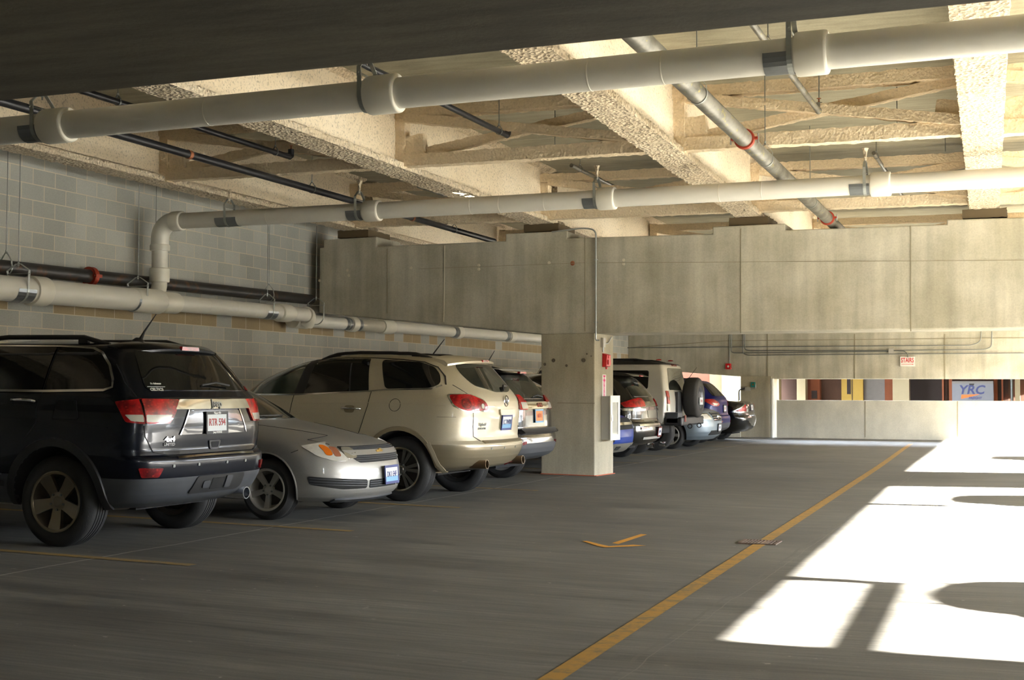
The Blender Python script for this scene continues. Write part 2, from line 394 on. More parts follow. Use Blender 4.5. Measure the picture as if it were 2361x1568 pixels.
tag(bo, 'long pale concrete beam with notched top resting on the square pillar', 'beam', kind='structure'); bevel(bo, .018, 2)
# formwork joints, tie-hole caps and cable marks on its front face
M_joint = M('formwork_joint', rgb(150, 141, 118), .9); M_jointp = M('pale_joint', rgb(214, 206, 184), .9)
jb = MB()
for px, y0, y1 in ((893, 573, 722), (1349, 545, 764), (1708, 527, 768), (2100, 520, 764)):
    p, q = at_y(px, y0, 19.876), at_y(px, y1, 19.876); jb.bar(p, q, .012, .006, (0, 1, 0))
jo = jb.build('formwork_joint', M_joint, bo)
jb = MB(); p, q = at_y(1025, 566, 19.876), at_y(1023, 742, 19.876); jb.bar(p, q, .014, .006, (0, 1, 0)); jb.build('formwork_joint', M_jointp, bo)
jb = MB(); jb.bar(at_y(1380, 606, 19.876), at_y(2361, 600, 19.876), .008, .004, (0, 1, 0)); jb.bar(at_y(965, 620, 19.876), at_y(1350, 606, 19.876), .006, .004, (0, 1, 0)); jb.build('formwork_joint', M_joint, bo)
jb = MB()
for px, py in ((801, 623), (804, 635), (948, 618), (1104, 612), (1104, 621), (1266, 606), (1438, 600), (1438, 609), (737, 647)):
    jb.lathe([(0, -.006), (.022, -.006), (.026, 0)], at_y(px, py, 19.88), (0, 1, 0), 14)
jb.build('tie_hole_cap', M_jointp, bo)
jb = MB(); jb.lathe([(0, -.003), (.03, -.004), (.04, 0)], at_y(1320, 607, 19.88), (0, 1, 0), 8); jb.build('tie_hole_cap', M_rust, bo)
# upstand return beside the first notch
# square pillar
pb = MB(); pz = 2.34
pb.prism([(-7.40, 19.885, .0), (-6.49, 19.885, .0), (-6.42, 20.67, .0), (-7.34, 20.67, .0)], (0, 0, pz))
po = pb.build('concrete_pillar', M_pillar, smooth=0); tag(po, 'square concrete pillar carrying fire alarm and extinguisher cabinet', 'pillar', kind='structure'); bevel(po, .015, 2)
tb = MB()
for px, py, r in ((1276, 831, .026), (1346, 831, .026), (1306, 843, .018), (1353, 816, .01), (1363, 821, .01), (1256, 840, .02)):
    tb.lathe([(0, .0), (r*.8, -.001), (r, -.006), (r*1.2, 0)], at_y(px, py, 19.882), (0, 1, 0), 14)
tb.build('tie_hole', M('tie_hole_grout', rgb(104, 96, 80), .9), po)
jb = MB(); jb.bar(at_y(1285, 929, 19.884), at_y(1371, 930, 19.884), .012, .005, (0, 1, 0)); jb.build('pour_line', M_joint, po)
rb = MB(); rb.bar((-7.40, 19.87, floor_z(-7.4, 19.9)+.008), (-6.48, 19.87, floor_z(-6.5, 19.9)+.008), .02, .012); rb.bar((-6.47, 19.88, floor_z(-6.5, 19.9)+.008), (-6.40, 20.67, floor_z(-6.4, 20)+.008), .02, .012)
rb.build('base_sealant', M('orange_red_sealant', rgb(186, 92, 58), .7), po)

# far column, far haunched spandrel and parapet
b = MB(); pr = [(-11.78, 39.5, 2.16), (-7.30, 39.5, 1.815), (6.6, 39.5, 1.79), (6.6, 39.5, 4.86), (-11.78, 39.5, 5.10)]
b.prism(pr, (0, .5, 0)); fo = b.build('wall_far', M_beam, smooth=0); tag(fo, 'deep concrete spandrel across the far end above the open slot', 'wall', kind='structure'); bevel(fo, .015, 2)
jb = MB()
for px, y1 in ((1769, 872), (1970, 873), (2178, 874)):
    jb.bar(at_y(px, 770, 39.494), at_y(px, y1, 39.494), .035, .01, (0, 1, 0))
jb.bar(at_y(1420, 804, 39.494), at_y(1670, 786, 39.494), .02, .01, (0, 1, 0)); jb.bar(at_y(1670, 786, 39.494), at_y(2361, 779, 39.494), .02, .01, (0, 1, 0))
jb.build('formwork_joint', M_joint, fo)
b = MB(); b.prism([(-8.22, 39.45, .05), (-7.29, 39.45, .05), (-7.2, 40.0, .05), (-8.22, 40.0, .05)], (0, 0, 1.85)); fc = b.build('concrete_pillar', M_pillar, smooth=0)
tag(fc, 'far concrete pillar behind the black sedan with teal box on it', 'pillar', kind='structure'); bevel(fc, .012, 2)
b = MB(); b.box((-7.12, 39.35, .0), (6.6, 39.6, 1.18)); pa = b.build('wall_back', M_parapet, smooth=0); tag(pa, 'low pale concrete parapet along the far end', 'wall', kind='structure'); bevel(pa, .012, 2)
b = MB(); b.box((-11.78, 39.35, .0), (-8.22, 39.6, 1.12)); pa2 = b.build('wall_back', M_parapet, smooth=0); tag(pa2, 'short low parapet behind the far row of cars', 'wall', kind='structure')
jb = MB(); p = at_y(1995, 925, 39.345); q = at_y(1995, 1008, 39.345); jb.bar(p, q, .02, .006, (0, 1, 0)); p = at_y(2208, 925, 39.345); q = at_y(2208, 1010, 39.345); jb.bar(p, q, .02, .006, (0, 1, 0)); jb.build('pour_line', M_joint, pa)
dp = MB().tube([(-7.235, 39.3, .06), (-7.235, 39.3, 1.82)], .055, 16); tag(dp.build('drain_pipe', M_whitebox), 'white vertical pipe at the corner of the far pillar', 'pipe')

# near beam overhead
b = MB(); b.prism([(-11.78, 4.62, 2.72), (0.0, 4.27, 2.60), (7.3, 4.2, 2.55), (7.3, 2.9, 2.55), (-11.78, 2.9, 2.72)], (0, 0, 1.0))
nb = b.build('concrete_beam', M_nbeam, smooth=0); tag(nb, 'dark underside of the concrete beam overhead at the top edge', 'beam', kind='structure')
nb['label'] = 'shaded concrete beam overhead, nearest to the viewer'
# facade on the open side and the enclosure behind the viewer
def struct(bm, name, mat, label, cat): return tag(bm.build(name, mat, smooth=0), label, cat, kind='structure')
FX = lambda y: 7.79-.0275*y
def fac(y0, y1, z0, z1, th=.25):
    return MB().prism([(FX(y0), y0, z0), (FX(y0)+th, y0, z0), (FX(y1)+th, y1, z0), (FX(y1), y1, z0)], (0, 0, z1-z0))
struct(fac(-9.5, 41, -.2, 1.02), 'wall_right', M_parapet, 'low concrete parapet along the open sunlit side', 'wall')
struct(fac(-9.5, 41, 2.93, 4.95), 'wall_right', M_parapet, 'upper concrete spandrel along the open sunlit side', 'wall')
for i, (y0, y1) in enumerate(((-9.5, 6.78), (20.15, 23.7), (39.0, 41))):  # first pier extended back past the viewer to keep that end dark
    struct(fac(y0, y1, 1.02, 2.93), 'wall_right', M_pillar, 'concrete pier standing on the open side parapet', 'pier')
struct(fac(6.78, 9.45, 2.64, 2.745, .1), 'trim_6', M_pillar, 'unseen rail added in the first side opening to cast a shadow strip', 'rail')  # out-of-view pieces shaped to cast the strip shadows in the sun patch
struct(fac(9.3, 9.5, 2.745, 2.93, .1), 'trim_7', M_pillar, 'unseen bracket added beside that rail to cast a thin shadow', 'bracket')
struct(fac(16.3, 16.5, 2.62, 2.86, .1), 'trim_8', M_pillar, 'unseen plate added in the side opening to cast a thin shadow', 'plate')  # added for its thin shadow on the sunlit floor
pt = bpy.data.lights.new('opening_portal', 'AREA'); pt.shape = 'RECTANGLE'; pt.size = 50; pt.size_y = 1.95; pt.cycles.is_portal = True
po_ = bpy.data.objects.new('opening_portal', pt); C.objects.link(po_); po_.location = (FX(16)+.05, 16, 1.97); po_.rotation_euler = (PI/2, 0, PI/2-math.radians(-1.575))
pt2 = bpy.data.lights.new('opening_portal', 'AREA'); pt2.shape = 'RECTANGLE'; pt2.size = 19; pt2.size_y = .95; pt2.cycles.is_portal = True
po2 = bpy.data.objects.new('opening_portal', pt2); C.objects.link(po2); po2.location = (-2.2, 39.7, 1.6); po2.rotation_euler = (-PI/2, 0, 0)
struct(MB().box((-11.78, -9.6, -.2), (7.5, -9.4, 5.3)), 'wall_front', M_cmu, 'block wall behind the viewer', 'wall')

# floor paint
def line(pts, wd, mat, name, label, group=None):
    b = MB()
    for a, c in zip(pts[:-1], pts[1:]):
        a, c = Vector(a), Vector(c); d = (c-a).normalized(); s_ = Vector((-d.y, d.x, 0))*wd/2; n = max(1, int((c-a).length/1.0))
        for i in range(n):
            p, q = a.lerp(c, i/n), a.lerp(c, (i+1)/n); P = []
            for v in (p-s_, q-s_, q+s_, p+s_): P.append(Vector((v.x, v.y, floor_z(v.x, v.y)+.0035)))
            b.quad(*P)
    o = b.build(name, mat, smooth=0); return tag(o, label, 'floor marking', group, 'structure')
line([(-2.13, 4.5, 0), (-2.985, 36.05, 0)], .115, M_yel, 'parking_line', 'long yellow line running the length of the driving aisle')
stall = [(8.50, -6.02, 'beside the near side of the black car'), (11.15, -6.08, 'between the black car and the silver sedan'), (13.88, -6.16, 'between the silver sedan and the cream car'), (16.70, -6.26, 'between the cream car and the second black car')]
for y, x, wh in stall:
    line([(-11.6, y+.0, 0), (x, y, 0)], .10, M_yel2, 'parking_line', 'worn yellow stall line '+wh, 'yellow stall lines')
for y in (21.1, 23.8, 26.6, 29.4, 32.2, 35.0):
    line([(-11.6, y, 0), (-6.9, y, 0)], .10, M_yel2, 'parking_line', 'worn yellow stall line in the far row', 'yellow stall lines in the far row')
# arrow head and shaft left by worn paint
ab = MB()
def fpoly(pts): 
    n = len(ab.v); ab.v += [Vector((at_z(x, y, .02).x, at_z(x, y, .02).y, floor_z(at_z(x, y, .02).x, at_z(x, y, .02).y)+.004)) for x, y in pts]; ab.face(list(range(n, n+len(pts))))
fpoly([(1411, 1252), (1478, 1231), (1492, 1232), (1426, 1254)])
fpoly([(1342, 1248), (1354, 1248), (1384, 1255), (1404, 1259), (1396, 1262), (1378, 1259)])
fpoly([(1396, 1262), (1404, 1259), (1460, 1255), (1490, 1257), (1452, 1259)])
tag(ab.build('floor_arrow', worn_paint('arrow_paint', rgb(204, 144, 40), rgb(150, 132, 88), .38), smooth=0), 'small worn orange arrow painted on the floor', 'floor marking', kind='structure')
# drain grate
g = empty('drain_grate', (-2.36, 12.15, 0), label='small rusty square grate set in the floor on the yellow line', cat='drain')
b = MB(); 
for s_ in (-1, 1): b.box((s_*.165-.012, -.15, .0), (s_*.165+.012, .15, .012)); b.box((-.177, s_*.15-.012, 0), (.177, s_*.15+.012, .012))
b.build('frame', M_grate, g, 0)
b = MB()
for i in range(11): b.bar((-.15+i*.03-.0, -.14, .008), (-.15+i*.03+.0, .14, .008), .013, .008)
b.build('bars', M_grate, g, 0); MB().box((-.16, -.145, .001), (.16, .145, .003)).build('well', M_darkhole, g, 0)
g['label'] = 'small rusty drain grate set in the floor on the long yellow line'

# ---------------------------------------------------------------- sprayed steel girders
def rough_bm(sec, mats, a, b, step, amp, seed=0, freq=14, rnd=True):
    """loft a closed section (list of (u,w)) along a->b with a lumpy sprayed surface"""
    a, b = Vector(a), Vector(b); d = (b-a); L = d.length; d.normalize(); side = d.cross(Vector((0, 0, 1))); 
    if side.length < .01: side = Vector((1, 0, 0))
    side.normalize(); up = side.cross(d).normalized()
    P, MM = [], []
    k = len(sec)
    for i in range(k):
        p, q = Vector(sec[i]), Vector(sec[(i+1) % k]); n = max(1, round((q-p).length/step))
        for j in range(n): P.append(p.lerp(q, j/n)); MM.append(mats[i])
    cx = sum(p.x for p in P)/len(P); cy = sum(p.y for p in P)/len(P)
    N = max(2, round(L/step)); mb = MB(); K = len(P)
    nr = []
    for i in range(K):
        tg = (P[(i+1) % K]-P[i-1]).normalized(); nr.append(Vector((tg.y, -tg.x)))
    area = sum(P[i].x*P[(i+1) % K].y-P[(i+1) % K].x*P[i].y for i in range(K))
    sg = 1 if area > 0 else -1
    for j in range(N+1):
        base = a+d*(L*j/N)
        for i in range(K):
            w0 = base+side*P[i].x+up*P[i].y; m_ = MM[i]
            am = amp*(1 if m_ == 0 else .35)
            h = noise.noise(w0*freq+Vector((seed, 0, 0)))*.7+noise.noise(w0*freq*2.3)*.5
            n2 = nr[i]*sg; mb.v.append(w0+(side*n2.x+up*n2.y)*h*am)
    for j in range(N):
        for i in range(K):
            p = j*K+i; q = j*K+(i+1) % K; mb.face((p, q, q+K, p+K), MM[i])
    mb.face(list(range(K)), 0); mb.face([N*K+i for i in range(K-1, -1, -1)], 0)
    return mb
def girder(xn, xf, zb, label, width=.42, lo=5.2, yc=20.15):
    hh = deckz((xn+xf)/2)-zb+.02; w2 = width/2
    sec = [(-w2, 0), (w2, 0), (w2, .075), (.085, .12), (.075, hh-.09), (w2*.85, hh-.05), (w2*.85, hh), (-w2*.85, hh), (-w2*.85, hh-.05), (-.075, hh-.09), (-.085, .12), (-w2, .075)]
    mats = [0, 0, 0, 1, 0, 0, 1, 0, 0, 1, 0, 0]
    g = empty('roof_girder', (0, 0, 0), label=label, cat='girder', group='sprayed steel girders under the deck'); g['kind'] = 'structure'
    X = lambda y: xn+(xf-xn)*(y-9.2)/(20-9.2)
    mb = rough_bm(sec, mats, (X(lo), lo, zb), (X(yc), yc, zb), .045, .022)
    mb.build('girder_span', [M_fire, M_web], g, 60)
    mb = rough_bm(sec, mats, (X(yc)+.0, yc+.35, zb), (X(yc)-.3, 39.6, zb), .16, .02)
    mb.build('girder_span', [M_fire, M_web], g, 60)
    # stiffener plates and bearing seat
    pl = rough_bm([(-.30, -.13), (.30, -.13), (.30, .0), (-.30, 0)], [0]*4, (X(20.), 19.93, zb), (X(20.), 20.75, zb), .06, .02); pl.build('bearing_seat', [M('dark_bearing_pad', rgb(96, 82, 60), .95)], g, 60)
    return X
GX = {}
GX['A'] = girder(-10.93, -10.90, 4.19, 'sprayed steel girder nearest to the block wall', .36)
GX['B'] = girder(-7.35, -7.42, 4.14, 'second sprayed steel girder from the block wall, over the cars')
GX['C'] = girder(-3.68, -4.02, 4.095, 'third sprayed steel girder from the block wall, beside the fat grey pipe', .40)
GX['D'] = girder(-.30, -.61, 4.05, 'brightest sprayed steel girder, farthest from the block wall', .40)
GX['E'] = girder(3.1, 2.85, 4.0, 'sprayed steel girder on the sunny side of the aisle')

def cross_frame(ga, gb, y, za, label, step=.05):
    xa, xb = GX[ga](y)+.07, GX[gb](y)-.07; dz = -SL*(xb-xa); ya, yb = y, y-.03*(xb-xa)
    g = empty('cross_frame', (0, 0, 0), label=label, cat='bracing', group='sprayed cross frames between the girders')
    sq = lambda w_, h_: [(-w_/2, -h_/2), (w_/2, -h_/2), (w_/2, h_/2), (-w_/2, h_/2)]
    A = lambda z: Vector((xa, ya, za+z)); B = lambda z: Vector((xb, yb, za+z+dz))
    rough_bm(sq(.17, .15), [0]*4, A(.15), B(.15), step, .02, 1).build('bottom_chord', [M_fire2], g, 60)
    rough_bm(sq(.19, .13), [0]*4, A(.74), B(.74), step, .02, 2).build('top_chord', [M_fire2], g, 60)
    rough_bm(sq(.12, .11), [0]*4, A(.22)+Vector((.15, .05, 0)), B(.68)-Vector((.1, -.05, 0)), step, .018, 3).build('diagonal', [M_fire2], g, 60)
    rough_bm(sq(.12, .11), [0]*4, A(.68)+Vector((.15, -.06, 0)), B(.22)-Vector((.1, .06, 0)), step, .018, 4).build('diagonal', [M_fire2], g, 60)
    for P, s_ in ((A, 1), (B, -1)):
        v = rough_bm(sq(.16, .16), [0]*4, P(.06)+Vector((.06*s_, 0, 0)), P(.82)+Vector((.06*s_, 0, 0)), step, .03, 5); v.build('gusset', [M_fire2], g, 60)
        mbz = rough_bm([(-.06, 0), (.06, 0), (.06, .34), (-.06, .34)], [0]*4, P(.08), P(.14)+Vector((.42*s_, 0, 0)), step, .03, 6); mbz.build('gusset', [M_fire2], g, 60)
    return g
nm = {'A': 'first', 'B': 'second', 'C': 'third', 'D': 'fourth', 'E': 'fifth'}
for (a_, b_) in (('A', 'B'), ('B', 'C'), ('C', 'D'), ('D', 'E')):
    za = {'A': 4.13, 'B': 4.10, 'C': 4.06, 'D': 4.01}[a_]
    cross_frame(a_, b_, 14.5, za, 'sprayed cross frame between %s and %s girders, in front of the thin white pipe run' % (nm[a_], nm[b_]))
    cross_frame(a_, b_, 19.75, za, 'sprayed cross frame between %s and %s girders, just above the notched beam' % (nm[a_], nm[b_]))
    cross_frame(a_, b_, 26.5, za, 'sprayed cross frame between %s and %s girders, beyond the notched beam' % (nm[a_], nm[b_]), .12)
# sprayed ledge between wall and first girder
rough_bm([(-.3, 0), (.3, 0), (.3, .1), (-.3, .1)], [0]*4, (-11.35, 5.4, deckz(-11.3)-.11), (-11.35, 19.8, deckz(-11.3)-.11), .09, .02).build('ceiling_edge', [M_fire], None, 60)
tag(bpy.data.objects['ceiling_edge'], 'sprayed strip where the soffit meets the block wall', 'ceiling', kind='structure')
# ---------------------------------------------------------------- pipes and hangers
def jitter_tube(name, a, b, r, mat, parent, n=60, amp=.0012):
    a, b = Vector(a), Vector(b); pts = [a.lerp(b, i/n) for i in range(n+1)]
    return MB().tube(pts, [r+amp*noise.noise(p*3.1) for p in pts], 32).build(name, mat, parent, 60)
def collar(parent, c, d, r, ln, mat, name='coupling'):
    c = Vector(c); d = Vector(d).normalized()
    return MB().lathe([(r, -ln/2), (r+.026, -ln/2+.004), (r+.030, -ln/2+.02), (r+.030, ln/2-.02), (r+.027, ln/2-.006), (r+.020, ln/2), (r, ln/2)], c, d, 40).build(name, mat, parent, 40)
def seam_ring(parent, c, d, r, mat=None):
    return MB().lathe([(r, -.006), (r+.0022, -.003), (r+.0022, .003), (r, .006)], c, d, 40).build('seam_ring', mat or M_pvcw, parent, 60)
def hanger(c, d, r, top, label, group, saddle=1, sl=.27, off=0.):
    """clevis hanger round a pipe centred at c running along d; rod up to height top"""
    c = Vector(c); d = Vector(d).normalized(); s_ = d.cross(Vector((0, 0, 1))).normalized(); up = Vector((0, 0, 1))
    g = empty('pipe_hanger', c, label=label, cat='pipe hanger', group=group); R = r+.008; th = .005; wd = .034
    def strap(pts, name, wdt=wd):
        b = MB()
        for p, q in zip(pts[:-1], pts[1:]):
            p = s_*p[0]+up*p[1]; q = s_*q[0]+up*q[1]; dd = (q-p).normalized(); nn = d.cross(dd)
            b.bar(p-dd*.002, q+dd*.002, wdt, th, nn)
        return b.build(name, M_galv, g, 30)
    lower = [(-R, .11+r*.4)]+[(-R*math.cos(t*PI/14), -R*math.sin(t*PI/14)) for t in range(0, 15)]+[(R, .11+r*.4)]
    lower[0] = (-R, r+.05); lower[-1] = (R, r+.05); strap(lower, 'strap')
    zt = r+.155
    strap([(-R-.006, r+.015), (-R-.006, r+.075), (-.035, zt), (.035, zt), (R+.006, r+.075), (R+.006, r+.015)], 'yoke', wd*.95)
    MB().tube([s_*(-R-.02)+up*(r+.035), s_*(R+.02)+up*(r+.035)], .006, 8).build('bolt', M_galv, g)
    b = MB(); b.lathe([(0, -.008), (.014, -.008), (.014, .008), (0, .008)], up*(zt+.012), up, 6); b.lathe([(0, -.008), (.013, -.008), (.013, .008), (0, .008)], up*(zt-.014), up, 6)
    b.lathe([(0, -.006), (.012, -.006), (.012, .006), (0, .006)], s_*(-R-.018)+up*(r+.035), s_, 6); b.build('nut', M_galv, g, 20)
    MB().tube([up*(zt-.045), up*(top-c.z)], .0058, 8).build('rod', M_galvd, g)
    if saddle:
        b = MB(); N = 12; o_ = d*off
        for k in range(N):
            a0 = PI+PI*k/N*1.0; a1 = PI+PI*(k+1)/N
            for (rr) in (R-.004,):
                p0 = s_*(rr*math.cos(a0))+up*(rr*math.sin(a0)); p1 = s_*(rr*math.cos(a1))+up*(rr*math.sin(a1))
                for sgn, R2 in ((1, 1.), ):
                    b.quad(p0-d*sl/2+o_, p1-d*sl/2+o_, p1+d*sl/2+o_, p0+d*sl/2+o_)
                    q0, q1 = p0*1.02, p1*1.02
                    b.quad(q0-d*sl/2+o_, q0+d*sl/2+o_, q1+d*sl/2+o_, q1-d*sl/2+o_)
        b.build('saddle_plate', M_sheet, g, 60)
    return g
RP = .1095
dX = Vector((1, 0, 0))
# near white run
P1a, P1b = at_y(0, 303, 8.2), at_y(2361, 76, 8.2)
dd1 = (P1b-P1a).normalized(); P1 = lambda X: P1a+dd1*((X-P1a.x)/dd1.x)
g = empty('white_pipe', P1(-11.2), label='big white drain pipe run nearest to the viewer, crossing under the girders', cat='pipe')
g.location = (0, 0, 0)
jitter_tube('pipe_run', P1(-11.6), P1(6.9), RP, M_pvc, g, 120)
for x in (-7.13, -4.24, -1.25): collar(g, P1(x), dd1, RP, .20 if x > -2 else .24, M_pvcw)
for x in (-5.7, -2.7, -2.2): seam_ring(g, P1(x), dd1, RP)
for x, so, sd in ((-7.29, -.06, 1), (-4.38, -.0, 0), (-1.375, -.08, 1)):
    hanger(P1(x), dd1, RP, deckz(x), {-7.29: 'galvanised clevis hanger at the left end of the nearest white pipe', -4.38: 'galvanised clevis hanger beside the middle collar of the nearest white pipe', -1.375: 'galvanised clevis hanger with bright saddle plate at the right of the nearest white pipe'}[x], 'hangers on the near white pipe', sd, .17, so)
# second white run with the elbow and drop to the wall pipe
P2a, P2b = at_y(410, 510, 15.2), at_y(2361, 407.5, 15.2)
dd2 = (P2b-P2a).normalized(); P2 = lambda X: P2a+dd2*((X-P2a.x)/dd2.x)
g = empty('white_pipe', (0, 0, 0), label='second white drain pipe run with an elbow dropping beside the block wall', cat='pipe')
jitter_tube('pipe_run', P2(-11.12), P2(6.9), RP, M_pvc, g, 120)
for x in (-11.09, -8.02, -4.80, -1.56): collar(g, P2(x), dd2, RP, .17 if x < -11 else .22, M_pvcw)
for x in (-9.6, -9.2, -6.6, -6.2, -5.6, -3.4, -2.9): seam_ring(g, P2(x), dd2, RP)
E0 = P2(-11.15); ec = Vector((E0.x, E0.y, E0.z-.235))
pts = [E0+Vector((.03, 0, 0))]+[Vector((ec.x-.235*math.sin(a), E0.y-.10*math.sin(a)*0, ec.z+.235*math.cos(a))) for a in [i*PI/2/12 for i in range(13)]]+[Vector((ec.x-.235, E0.y, ec.z-.10))]
MB().tube(pts, RP+.016, 32).build('elbow', M_pvc, g, 60)
DX = ec.x-.235; DY = E0.y
MB().tube([(DX, DY, ec.z-.05), (DX, DY, 3.0)], RP, 32).build('drop_pipe', M_pvc, g, 60)
collar(g, (DX, DY, ec.z-.13), (0, 0, 1), RP, .09, M_pvcw, 'collar'); collar(g, (DX, DY, 3.02), (0, 0, 1), RP, .20, M_pvcw, 'collar')
pts = [Vector((DX, DY, 2.96)), Vector((DX, DY, 2.88)), Vector((DX+.01, DY-.03, 2.82)), Vector((DX+.03, DY-.10, 2.75)), Vector((DX+.05, DY-.25, 2.62))]
MB().tube(pts, RP-.002, 32).build('wye_leg', M_pvc, g, 60)
for x, so in ((-10.24, 0), (-8.22, -.04), (-4.93, -.05), (-1.73, -.06)):
    hanger(P2(x), dd2, RP, {-10.24: 4.17, -8.22: 4.18, -4.93: 4.14, -1.73: 4.1}[x], {-10.24: 'galvanised hanger on the second white pipe nearest the elbow, double saddle plate', -8.22: 'galvanised hanger on the second white pipe where the black line passes behind', -4.93: 'galvanised hanger in the middle of the second white pipe', -1.73: 'galvanised hanger at the bright right end of the second white pipe'}[x], 'hangers on the second white pipe', 1, .34 if x < -10 else .22, so)
    b_ = MB().lathe([(.012, -.14), (.018, -.05), (.03, 0), (.04, .02)], (P2(x).x, P2(x).y, 4.15), (0, 0, 1), 10); tag(b_.build('overspray_drip', M_fire), 'hardened spray drip on hanger rod at x %d' % x if 0 else 'hardened fireproofing drip round the %s rod of the second white pipe' % {-10.24: 'first', -8.22: 'second', -4.93: 'third', -1.73: 'last'}[x], 'overspray', kind='structure')
# pipe along the block wall
WX = -11.25
def W(y): return Vector((WX, y, 2.60+.0105*(y-12.2)))
g = empty('wall_drain_pipe', (0, 0, 0), label='fat white drain pipe hung along the block wall above the cars', cat='pipe')
rb = .152
jitter_tube('pipe_run', W(6.), W(14.95), rb, M_pvc, g, 60)
jitter_tube('pipe_run', W(15.2), W(18.15), .118, M_pvc, g, 30)
dw = (W(18)-W(12)).normalized()
collar(g, W(12.62), dw, rb, .26, M_pvcw); collar(g, W(9.), dw, rb, .26, M_pvcw); seam_ring(g, W(13.5), dw, rb)
MB().lathe([(rb, -.45), (rb+.018, -.42), (rb+.018, .12), (.125, .2), (.15, .24), (.15, .48), (.145, .52), (.118, .54)], W(14.88), dw, 40).build('wye_fitting', M_pvcw, g, 40)
for y in (16.1, 16.8, 17.3): seam_ring(g, W(y), dw, .118)
MB().lathe([(.118, -.2), (.148, -.19), (.148, .02), (.138, .14), (.118, .2)], W(18.3), dw, 40).build('coupling', M_pvcw, g, 40)
jitter_tube('pipe_run', W(18.3), W(18.95), .118, M_pvc, g, 20)
# end elbow turning down into the lower pipe against the wall
E1 = W(18.95); pts = [E1]+[E1+Vector((-.10*(1-math.cos(a)), .17*math.sin(a), -.17*(1-math.cos(a))*.8)) for a in [i*PI/2/8 for i in range(9)]]
MB().tube(pts, .142, 32).build('elbow', M_pvcw, g, 60)
LX = -11.47
def Lw(y): return Vector((LX, y, 2.60+.0125*(y-19.6)))
jitter_tube('pipe_run', Lw(19.0), Lw(31.5), RP, M_pvc, g, 60)
dl = (Lw(30)-Lw(20)).normalized()
MB().tube([Lw(18.9), Lw(19.35)], .14, 32).build('elbow', M_pvcw, g, 60)
for y, ln in ((20.95, .22), (22.3, .45), (25.65, .25), (28.7, .3)): collar(g, Lw(y), dl, RP, ln, M_pvcw)
jitter_tube('grey_section', Lw(21.2), Lw(22.1), RP+.006, M('grey_plastic_section', rgb(190, 184, 168), .5), g, 8)
for i, (y, sd) in enumerate(((12.30, 1), (14.55, 1), (17.78, 1), (19.30, 0))):
    hanger(W(y), dw, rb if y < 15 else .118 if y < 19 else .142, 4.2 if y > 13 else 4.3, ['galvanised hanger with dark saddle at the left end of the fat wall pipe', 'galvanised hanger with dark saddle at the wye of the fat wall pipe', 'galvanised hanger with shiny saddle on the narrower wall pipe', 'galvanised hanger round the end elbow of the wall pipe'][i], 'hangers on the wall pipe', sd, .3)
def clip(c, d, r, label, sd=1):
    g = empty('pipe_clip', c, label=label, cat='pipe clip', group='clips on the lower wall pipe'); b = MB()
    b.lathe([(r+.004, -.018), (r+.009, -.018), (r+.009, .018), (r+.004, .018)], (0, 0, 0), d, 32, close=True); b.build('band', M_galv, g)
    b = MB(); b.lathe([(r+.002, -.10), (r+.005, -.10), (r+.005, .10), (r+.002, .10)], (0, 0, 0), d, 32, close=True); b.build('saddle_plate', M_sheet, g)
for y, l_ in ((20.72, 'first metal clip on the lower wall pipe, just past the elbow'), (21.2, 'second metal clip on the lower wall pipe, before the grey section'), (22.3, 'third metal clip on the lower wall pipe'), (25.45, 'fourth metal clip on the lower wall pipe'), (28.4, 'last metal clip on the lower wall pipe, nearest the pillar')):
    clip(Lw(y), dl, RP, l_)
# black fire main behind it
BX = -11.645
def Bm(y): return Vector((BX, y, 2.90+.0125*(y-12.5)))
g = empty('fire_main_pipe', (0, 0, 0), label='rusty black steel fire main along the block wall behind the white pipe', cat='pipe')
MB().tube([Bm(5.5), Bm(19.8)], .088, 28).build('pipe_run', M_bpipe, g, 60)
db = (Bm(15)-Bm(12)).normalized()
b = MB(); b.lathe([(.092, -.045), (.125, -.04), (.125, -.02), (.118, 0), (.125, .02), (.125, .04), (.092, .045)], Bm(14.06), db, 32); b.box((BX+.08, 14.0, Bm(14.06).z-.02), (BX+.15, 14.12, Bm(14.06).z+.02)); b.build('coupling', M_orange, g, 40)
MB().tube([Bm(14.0)+Vector((.125, -.0, .0)), Bm(14.12)+Vector((.125, 0, 0))], .012, 8).build('coupling_bolt', M_galv, g)
dbn = Vector((0, 1, 0))
def loop_hanger(c, r, top, label, group, mat=None):
    c = Vector(c); g = empty('loop_hanger', c, label=label, cat='pipe hanger', group=group)
    R = r+.006; pts = [Vector((R*math.sin(a), 0, -R*math.cos(a))) for a in [i*PI*2/28-PI*.72 for i in range(int(28*.72)+1)]]
    pts = [Vector((-R*.95, 0, R*.1))]; pts = [Vector((0, 0, R*2.0)), Vector((-R*.9, 0, R*.75))]+[Vector((R*math.cos(a), 0, R*math.sin(a))) for a in [PI*.85+i*PI*1.3/20 for i in range(21)]]+[Vector((R*.9, 0, R*.75)), Vector((0, 0, R*2.0))]
    b = MB()
    for p, q in zip(pts[:-1], pts[1:]): b.bar(p, q, .022, .004, (p+q).cross(Vector((0, 1, 0))).normalized() if 0 else (q-p).cross(Vector((0, 1, 0))))
    b.build('loop', mat or M_galv, g); MB().tube([(0, 0, R*1.7), (0, 0, top-c.z)], .0052, 8).build('rod', M_galvd, g)
    MB().lathe([(0, -.01), (.013, -.01), (.013, .01), (0, .01)], (0, 0, R*2.05), (0, 0, 1), 6).build('nut', M_galv, g, 20)
for y, l_ in ((12.52, 'first loop hanger on the black fire main, at the left edge'), (15.45, 'second loop hanger on the black fire main, right of the white drop pipe'), (18.45, 'third loop hanger on the black fire main, near the beam end')):
    loop_hanger(Bm(y), .092, deckz(BX), l_, 'loop hangers on the fire main')
